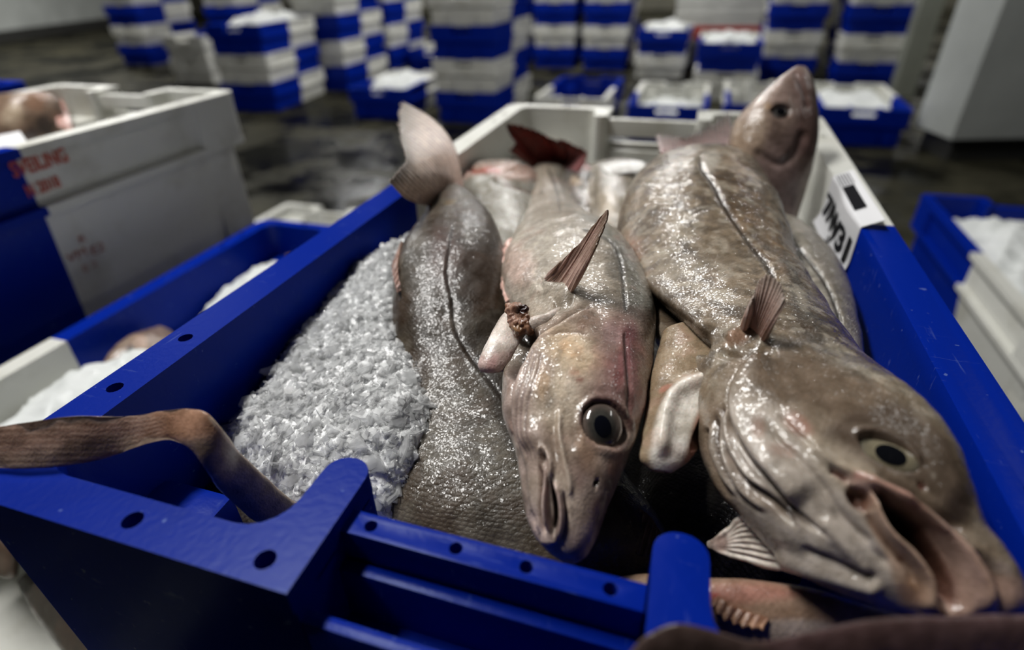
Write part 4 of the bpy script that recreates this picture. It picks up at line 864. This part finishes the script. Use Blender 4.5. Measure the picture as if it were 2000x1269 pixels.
S8 = fish('yellowish pale fish behind the raised pectoral fin, silver fin tip beside it', 1195, 420, -.06)
b = Body([(1152, 330, 1240, 328, -.06, .4), (1142, 345, 1262, 342, -.048, .5), (1146, 370, 1252, 365, -.040, .55), (1150, 410, 1250, 405, -.040, .55), (1152, 450, 1256, 448, -.044, .55), (1170, 500, 1270, 498, -.05, .5), (1190, 540, 1270, 540, -.055, .5)], 180, 120, (150, 142, 128), .5)
b.rough(.002, 30, 91); b.mottle((112, 104, 92), .4, 55, 0); b.blot(1185, 400, 24, (164, 140, 92), .6, 40); b.area([(1165, 305), (1250, 308), (1262, 330), (1180, 340)], (186, 188, 190), .7, 7, .6); b.line([(1152, 318), (1146, 360), (1150, 400)], 7, (188, 180, 170), .7); b.groove([(1160, 320), (1156, 360), (1158, 410)], 6, -.003)
b.build('body', SKIN, S8)
fin('pectoral_fin', [(1172, 322), (1180, 334), (1192, 342)], [(1240, 312), (1268, 320), (1258, 334)], S8, ((176, 178, 180), (196, 198, 202), (150, 150, 150)), 8, body=b, lift=.008, seed=31)
S8b = fish('grey fish tail with white jaw bone just behind the middle fish', 1130, 400, -.06)
b = Body([(1098, 330, 1150, 322, -.05, .5), (1095, 355, 1170, 350, -.046, .5), (1110, 395, 1172, 390, -.046, .5), (1125, 440, 1180, 436, -.05, .5), (1140, 470, 1180, 470, -.055, .5)], 120, 90, (122, 116, 112), .4)
b.rough(.002, 40, 95); b.blot(1128, 352, 16, (206, 184, 160), .8, 20, 30); b.blot(1140, 325, 22, (150, 70, 72), .8, 14); b.line([(1150, 335), (1147, 370), (1150, 400)], 5, (196, 190, 184), .7); b.build('body', FLESH, S8b)

S9 = fish('orange-brown fish lying across the near end beneath the open mouth, comb-like fin edge', 1600, 1200, -.06)
b = Body([(1180, 1130, 1190, 1230, -.06, .5), (1260, 1122, 1265, 1262, -.052, .55), (1360, 1130, 1355, 1290, -.045, .55), (1470, 1134, 1460, 1310, -.042, .55), (1580, 1150, 1570, 1320, -.04, .55), (1690, 1182, 1680, 1320, -.04, .55), (1800, 1210, 1790, 1320, -.04, .55), (1920, 1215, 1910, 1310, -.04, .5), (2030, 1222, 2030, 1290, -.04, .5)], 240, 120, (150, 122, 100), .3)
b.rough(.0012, 40, 101); b.mottle((120, 92, 74), .4, 60, 0); b.area([(1370, 1140), (1500, 1140), (1560, 1160), (1480, 1175), (1390, 1175)], (164, 96, 84), .6, 14, .6); b.blot(1396, 1163, 14, (160, 50, 44), .7, 8, 10); b.area([(1480, 1215), (1560, 1208), (1640, 1225), (1620, 1260), (1500, 1250)], (156, 146, 142), .7, 8, .4)
b.gain = 1.2; b.build('body', SKIN, S9)
fin('comb_fin', [(1396, 1168), (1425, 1184), (1460, 1200), (1500, 1216)], [(1388, 1186), (1408, 1212), (1440, 1226), (1490, 1232)], S9, ((120, 88, 72), (140, 108, 86), (112, 80, 66)), 6, body=b, lift=.004, ragged=.22, seed=41, thick=.005, amp=.0006)
S11 = fish('dark scaly flank in the shadow under the ice beside the blue web', 500, 1030, -.11)
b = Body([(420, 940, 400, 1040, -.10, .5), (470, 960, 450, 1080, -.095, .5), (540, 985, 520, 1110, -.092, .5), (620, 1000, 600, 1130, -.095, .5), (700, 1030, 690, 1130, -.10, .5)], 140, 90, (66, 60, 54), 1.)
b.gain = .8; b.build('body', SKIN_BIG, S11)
S10 = fish('dark fish down in the gap between the two large heads, scaly flank showing', 1320, 1020, -.09)
b = Body([(1225, 620, 1330, 610, -.085, .4), (1215, 720, 1400, 710, -.095, .4), (1205, 840, 1470, 830, -.098, .42), (1205, 950, 1520, 930, -.096, .45), (1210, 1040, 1560, 1010, -.094, .45), (1230, 1110, 1580, 1080, -.095, .42), (1260, 1160, 1560, 1140, -.10, .4)], 200, 140, (84, 80, 74), 1.)
b.mottle((50, 46, 42), .6, 50, 0)
b.rough(.001, 40, 111); b.gain = 1.; b.build('body', SKIN_BIG, S10)
fin('folded_fin', [(1210, 975), (1235, 985), (1270, 1010), (1292, 1040)], [(1196, 1010), (1210, 1056), (1250, 1086), (1290, 1080)], S10, ((84, 66, 58), (60, 48, 42), (104, 84, 76)), 9, z=-.05, zt=-.055, seed=44, amp=.0014)
N1 = fish('dark blurred fish tail drooping over the near rim at the lower edge', 1500, 1250, .0)
b = Body([(1225, 1275, 1235, 1330, .012, .3), (1262, 1240, 1270, 1330, .014, .25), (1318, 1218, 1320, 1330, .016, .2), (1385, 1228, 1385, 1330, .016, .2), (1470, 1250, 1470, 1340, .014, .25), (1580, 1232, 1580, 1340, .014, .3), (1720, 1206, 1720, 1330, .014, .35), (1860, 1202, 1860, 1330, .012, .35), (2040, 1198, 2040, 1320, .010, .35)], 160, 70, (86, 68, 66), .1)
b.rough(.001, 60, 121); b.area([(1480, 1235), (1700, 1205), (2040, 1195), (2040, 1340), (1560, 1340)], (92, 66, 70), .8, 20, .3); b.gain = .8; b.build('tail', FINM, N1)

# fish in the neighbouring crates
def small_fish(label, rungs, col, spots=(), nu=90, nv=60, tail=None, m=None):
    r0 = rungs[len(rungs)//2]; t = fish(label, (r0[0]+r0[2])/2, (r0[1]+r0[3])/2, r0[4]-.03); q = Body(rungs, nu, nv, col, .3); q.rough(.002, 30, len(label)); q.mottle((80, 62, 50), .4, 45, 0)
    for x, y, r, c in spots: q.blot(x, y, r, c, .85)
    q.build('body', m or SKIN, t)
    if tail: fin('tail_fin', *tail[:2], t, ((170, 130, 124), (130, 96, 92), (150, 120, 112)), 10, z=tail[2], seed=51, nu=24, nv=60)
    return t
small_fish('brown fish in the stencilled crate with a dark gut opening', [(-90, 190, -85, 300, -.05, .5), (-20, 188, -15, 290, -.035, .55), (40, 182, 42, 285, -.03, .55), (85, 180, 92, 272, -.032, .55), (112, 196, 118, 262, -.04, .5), (128, 222, 132, 256, -.05, .5)], (142, 116, 96), [(25, 222, 26, (196, 176, 150)), (70, 200, 26, (150, 108, 80)), (85, 245, 26, (40, 24, 22)), (60, 262, 20, (60, 36, 30))],
    tail=([(104, 205), (108, 225), (112, 245)], [(122, 190), (136, 225), (146, 262)], -.035))
small_fish('small fish with a dark eye half under ice in the white-ended crate', [(185, 745, 240, 770, -.245, .4), (205, 705, 268, 735, -.232, .4), (235, 672, 300, 706, -.228, .4), (270, 650, 325, 684, -.232, .4), (305, 640, 345, 664, -.245, .5)], (140, 116, 98), [(255, 682, 10, (20, 14, 14)), (275, 665, 16, (170, 140, 120))])
small_fish('fish flank showing in the far blue corner of the white-ended crate', [(548, 448, 556, 446, -.245, .5), (546, 470, 590, 462, -.25, .5), (550, 500, 620, 490, -.26, .5), (560, 530, 640, 520, -.27, .5)], (132, 112, 98))
small_fish('reddish scrap of fish in the near white corner of the white-ended crate', [(40, 820, 60, 835, -.255, .5), (60, 808, 92, 822, -.25, .5), (85, 800, 110, 812, -.255, .5)], (120, 84, 76))
small_fish('brown fish in the near corner of the white-ended crate, beside the blue crate wall', [(-60, 1000, -50, 1090, -.30, .5), (-10, 1010, -5, 1120, -.29, .5), (25, 1050, 20, 1130, -.29, .5), (40, 1090, 34, 1125, -.30, .5)], (96, 76, 62))
small_fish('dark fish against the near right side of the white-ended crate, in deep shade', [(36, 1140, 66, 1112, -.33, .5), (70, 1200, 130, 1150, -.325, .55), (120, 1262, 190, 1205, -.325, .55), (180, 1340, 250, 1280, -.33, .5)], (50, 44, 38))  # invented fish body, cuts brightness where a shaded gap belongs
small_fish('dark brown fish in the lone crate, upper one', [(1945, 515, 1950, 530, -.44, .6), (1965, 500, 1970, 532, -.432, .6), (2000, 500, 2004, 540, -.43, .6), (2060, 505, 2060, 545, -.44, .6)], (70, 44, 36))
small_fish('dark brown fish in the lone crate, lower one', [(1972, 560, 1976, 574, -.45, .6), (1990, 552, 1994, 582, -.44, .6), (2030, 556, 2034, 600, -.44, .6), (2080, 570, 2080, 610, -.45, .6)], (84, 54, 42))

# ------------------------------------------------------------------ the heap of crushed ice
def ice_heap():
    out = [(800, 440), (762, 470), (726, 492), (690, 512), (664, 540), (640, 562), (618, 600), (588, 630), (552, 662), (524, 700), (500, 722), (484, 760), (446, 788), (422, 815), (438, 850), (476, 898), (528, 950), (572, 988), (640, 1010), (700, 1024), (760, 1004), (800, 962), (836, 904), (866, 850), (878, 790), (858, 726), (846, 664), (806, 606), (790, 566), (778, 520), (792, 474), (812, 446)]
    zc = [(800, 440, -.022), (690, 512, -.034), (618, 600, -.040), (552, 662, -.043), (484, 760, -.045), (422, 815, -.046), (476, 898, -.050), (572, 988, -.050), (700, 1024, -.050), (800, 962, -.045), (878, 790, -.034), (846, 664, -.024), (790, 566, -.012), (792, 474, -.010), (720, 620, -.020), (680, 720, -.024), (600, 760, -.034), (740, 820, -.026), (640, 880, -.036), (760, 700, -.020), (520, 850, -.044)]
    C3 = np.array([unz(x, y, z) for x, y, z in zc]); X = C3[:, :2]; K = np.hypot(*(X[:, None]-X[None]).transpose(2, 0, 1))
    phi = lambda r: r**2*np.log(r+1e-9); n = len(X); P = np.c_[np.ones(n), X]; A_ = np.block([[phi(K)+1e-5*np.eye(n), P], [P.T, np.zeros((3, 3))]])
    wt = np.linalg.solve(A_, np.r_[C3[:, 2], 0, 0, 0])
    def zf(Q): return phi(np.hypot(*(Q[:, None]-X[None]).transpose(2, 0, 1))) @ wt[:n] + np.c_[np.ones(len(Q)), Q] @ wt[n:]
    # outline in plan: heights refined against the surface
    O = []
    for x, y in out:
        z = -.035
        for _ in range(12): z = .5*z + .5*(zf(unz(x, y, z)[None, :2])[0] - RIM)
        O.append(unz(x, y, z)[:2])
    O = smooth_line(O, 160) if False else np.array(O); lo, hi = O.min(0)-.006, O.max(0)+.006; st = .0013
    gx, gy = np.arange(lo[0], hi[0], st), np.arange(lo[1], hi[1], st); G = np.stack(np.meshgrid(gx, gy, indexing='ij'), -1); q = G.reshape(-1, 2)
    d, _, _ = seg_dist(q, O, True); d = np.where(in_poly(q, O), d, -d); p3 = np.c_[q, np.zeros(len(q))]
    d = d + .004*fnoise(p3, 130, 3)
    z = zf(q) + .0035*fnoise(p3, 70, 4) + .0026*fnoise(p3, 240, 6, 3) - .012*(1-sstep(0, .016, d)) - .05*sstep(.0, -.006, d)
    V = np.c_[q, z]; keep = (d > -.005).reshape(G.shape[:2]); I = np.arange(len(q)).reshape(G.shape[:2])
    ok = keep[:-1, :-1] & keep[1:, :-1] & keep[1:, 1:] & keep[:-1, 1:]; F = np.stack([I[:-1, :-1], I[1:, :-1], I[1:, 1:], I[:-1, 1:]], -1)[ok]
    used = np.unique(F); rm = np.full(len(q), -1); rm[used] = np.arange(len(used)); V0, F0 = V[used], rm[F]; F0 = np.concatenate([F0[:, [0, 1, 2]], F0[:, [0, 2, 3]]])
    # flakes
    r = np.random.default_rng(5); N = 9000; pick = r.choice(np.nonzero(d > -.0015)[0], N); m = 7
    ctr = V[pick] + r.normal(0, .0008, (N, 3)); size = np.clip(r.lognormal(math.log(.0022), .5, N), .0008, .0085); edge = sstep(.012, .0, d[pick])
    zz = zf(q[pick]+[.001, 0]) - zf(q[pick]-[.001, 0]), zf(q[pick]+[0, .001]) - zf(q[pick]-[0, .001]); nr = np.stack([-zz[0]/.002, -zz[1]/.002, np.ones(N)], -1)
    nr /= np.linalg.norm(nr, axis=1)[:, None]; nr += r.normal(0, 1, (N, 3))*(.38+.45*edge)[:, None]; nr /= np.linalg.norm(nr, axis=1)[:, None]
    ctr += nr*(.0003 + .0008*r.random(N))[:, None]*1.
    a = np.cross(nr, r.normal(0, 1, (N, 3))); a /= np.linalg.norm(a, axis=1)[:, None]; b_ = np.cross(nr, a)
    th = (np.arange(m)/m*2*math.pi)[None] + r.uniform(-.35, .35, (N, m)); rad = size[:, None]*r.uniform(.35, 1.25, (N, m)); el = r.uniform(.5, 1, N)[:, None]
    off = a[:, None]*(rad*np.cos(th))[..., None] + b_[:, None]*(rad*np.sin(th)*el)[..., None]; tk = (size*r.uniform(.05, .13, N))[:, None, None]
    top = ctr[:, None] + off*.86 + nr[:, None]*tk; bot = ctr[:, None] + off - nr[:, None]*tk
    Vf = np.concatenate([top, bot, (ctr+nr*tk[:, 0]*1.25)[:, None], (ctr-nr*tk[:, 0])[:, None]], 1); k = np.arange(m); j = (k+1) % m
    tri = np.concatenate([np.c_[k, j, np.full(m, 2*m)], np.c_[j+m, k+m, np.full(m, 2*m+1)], np.c_[k, k+m, j+m], np.c_[k, j+m, j]])
    Ff = (tri[None] + (np.arange(N)*(2*m+2))[:, None, None]).reshape(-1, 3) + len(V0)
    me = np_mesh('crushed_ice', np.concatenate([V0, Vf.reshape(-1, 3)]), np.concatenate([F0, Ff]), False); me.materials.append(ICE); me.materials.append(SHARD)
    me.polygons.foreach_set('material_index', np.r_[np.zeros(len(F0), np.int32), np.ones(len(Ff), np.int32)]); me.polygons.foreach_set('use_smooth', np.r_[np.ones(len(F0), bool), np.zeros(len(Ff), bool)])
    return obj('crushed_ice', me, None, None, 'mound of translucent crushed ice between the blue wall and the dark scaly fish', 'ice', None, 'stuff')
ice_heap()

# ------------------------------------------------------------------ lettering and paper
def letters(text, size, place, name, m, parent=None, bold=0., spacing=1.):
    "flat letters as a mesh; place maps (u, v) metres on the sheet to a point"
    c = bpy.data.curves.new('lettering', 'FONT'); c.body = text; c.size = size; c.space_character = spacing; c.offset = bold; c.align_x = 'LEFT'
    t = bpy.data.objects.new('lettering', c); COL.objects.link(t); bpy.context.view_layer.update()
    me = bpy.data.meshes.new_from_object(t.evaluated_get(bpy.context.evaluated_depsgraph_get())); bpy.data.objects.remove(t); bpy.data.curves.remove(c)
    for v in me.vertices: v.co = Vector(place(v.co.x, v.co.y))
    me.name = name; me.materials.clear(); return obj(name, me, m, parent)
INKR = mat('red_stencil_ink', (.42, .06, .03), .6); INKB = mat('black_ink', (.010, .010, .012), .9, **{'Specular IOR Level': .05}); PAPER = mat('damp_paper', (.62, .62, .64), .45); INKF = mat('faded_red_ink', (.30, .07, .04), .6); INKG = mat('grey_ink', (.10, .10, .11), .5)
def inx(px, py, x):
    d = CF + (px-1000)/FPX*CR - (py-634.5)/FPX*CU; return CAM + d*(x-CAM[0])/d[0]
LX = -1.0+CW-.0130
def side(p0, shift=0.): return lambda u, v: (LX+shift, p0[1]+u, p0[2]+v)
lx = LU.location
class _P: pass
def on_crate(o, px0, px1, text, x, m, bold, vs, slope=0.):
    a, b_ = inx(*px0, x), inx(*px1, x); L = b_[1]-a[1]; size = L/(.62*len(text))
    def pl(u, v): return (x - slope*(v) - lx[0], a[1]+u - lx[1], a[2]+v*vs - lx[2])
    return letters(text, size, pl, 'stencilled_lettering', m, o, bold)
on_crate(LU, (28, 347), (160, 311), 'SVEILING', LX+.0008, INKR, .0005, 1.4)
on_crate(LU, (56, 385), (134, 358), 'N 2018', LX+.0008, INKR, .0005, 1.4)
on_crate(LU, (156, 476), (171, 471), 'R', -1.0+.2085, INKF, .0, .8, -.07)
on_crate(LU, (134, 514), (170, 500), 'VM', -1.0+.2075, INKF, .0, .8, -.07); on_crate(LU, (180, 499), (214, 485), 'E2', -1.0+.2075, INKF, .0, .8, -.07)
on_crate(LU, (164, 532), (206, 518), 'E 2', -1.0+.2065, INKF, .0, .8, -.07)
# paper tag folded over the white part of the right rim
XI = .1990; y0, y1 = inx(1664, 500, XI)[1], inx(1607, 420, XI)[1]; zb = inx(1632, 508, XI)[2]; zt = RIM
def tagp(u, v, e=0.):
    "u runs towards the viewer, v up the wall from its lower edge and on over the rim"
    hgt = zt-zb+.0015; yy = y1 - u; wav = .0012*math.sin(u*55)
    if v < hgt: return (XI-.0016-e+wav - .006*max(0, 1-v/.02)**2, yy, zb+v)
    w_ = v-hgt; return (XI+w_*.86, yy, zt+.0016+e+.42*w_)
TW, TH = y1-y0, (zt-zb)+.0015+.017
tg = obj('paper_tag', None, None, None, 'damp white paper tag with black lettering folded over the white right rim', 'label')
n, k = 26, 40; V = []
for e in (0, -.0004):
    for i in range(n):
        for j in range(k):
            u, v = TW*i/(n-1), TH*j/(k-1)
            V.append(tagp(u, v, e))
I = np.arange(n*k).reshape(n, k); K2 = I+n*k
F = np.concatenate([np.stack([I[:-1, :-1], I[1:, :-1], I[1:, 1:], I[:-1, 1:]], -1).reshape(-1, 4), np.stack([K2[:-1, :-1], K2[:-1, 1:], K2[1:, 1:], K2[1:, :-1]], -1).reshape(-1, 4)])
tg.name = 'paper_tag_tmp'; bpy.data.objects.remove(tg)
tg = obj('paper_tag', np_mesh('paper_tag', np.array(V), F), PAPER, None, 'damp white paper tag with black lettering folded over the white right rim', 'label')
hh = zt-zb
letters('7/W31', hh*.62, lambda u, v: tagp(.004+u*(TW-.008)/(hh*.62*2.75), hh*.28+v, .0009), 'printed_code', INKB, tg, .0012)
letters('131', hh*.26, lambda u, v: tagp(TW*.45+u*.9, hh*.06+v, .0009), 'printed_number', INKB, tg, .0006)
def bar(u0, u1, v0, v1, m, name='printed_bar', e=.0009, nn=10):
    V = [tagp(u0+(u1-u0)*i/nn, v, e) for i in range(nn+1) for v in np.linspace(v0, v1, 9)]; I = np.arange((nn+1)*9).reshape(nn+1, 9)
    obj(name, np_mesh(name, np.array(V), np.stack([I[:-1, :-1], I[1:, :-1], I[1:, 1:], I[:-1, 1:]], -1).reshape(-1, 4)), m, tg)
bar(TW*.30, TW*.74, hh+.002, hh+.012, INKB, 'printed_block')
for i in range(5): bar(TW*.04, TW*.28, hh+.002+i*.0025, hh+.0033+i*.0025, INKG, 'printed_line')
# white paper over the fish in the stencilled crate
p = [unz(-20, 270, -.012), unz(38, 256, -.012), unz(62, 290, -.012), unz(-20, 302, -.012)]
bm = bmesh.new(); vs = [bm.verts.new(q) for q in p]; f = bm.faces.new(vs); bmesh.ops.subdivide_edges(bm, edges=bm.edges[:], cuts=5, use_grid_fill=True)
for v in bm.verts: v.co.z += .004*math.sin(v.co.x*40)*math.sin(v.co.y*30)
ex = bmesh.ops.solidify(bm, geom=bm.faces[:], thickness=.0006)
obj('paper_sheet', to_mesh(bm, 'paper_sheet'), PAPER, None, 'white paper sheet lying over the fish in the stencilled crate', 'paper')
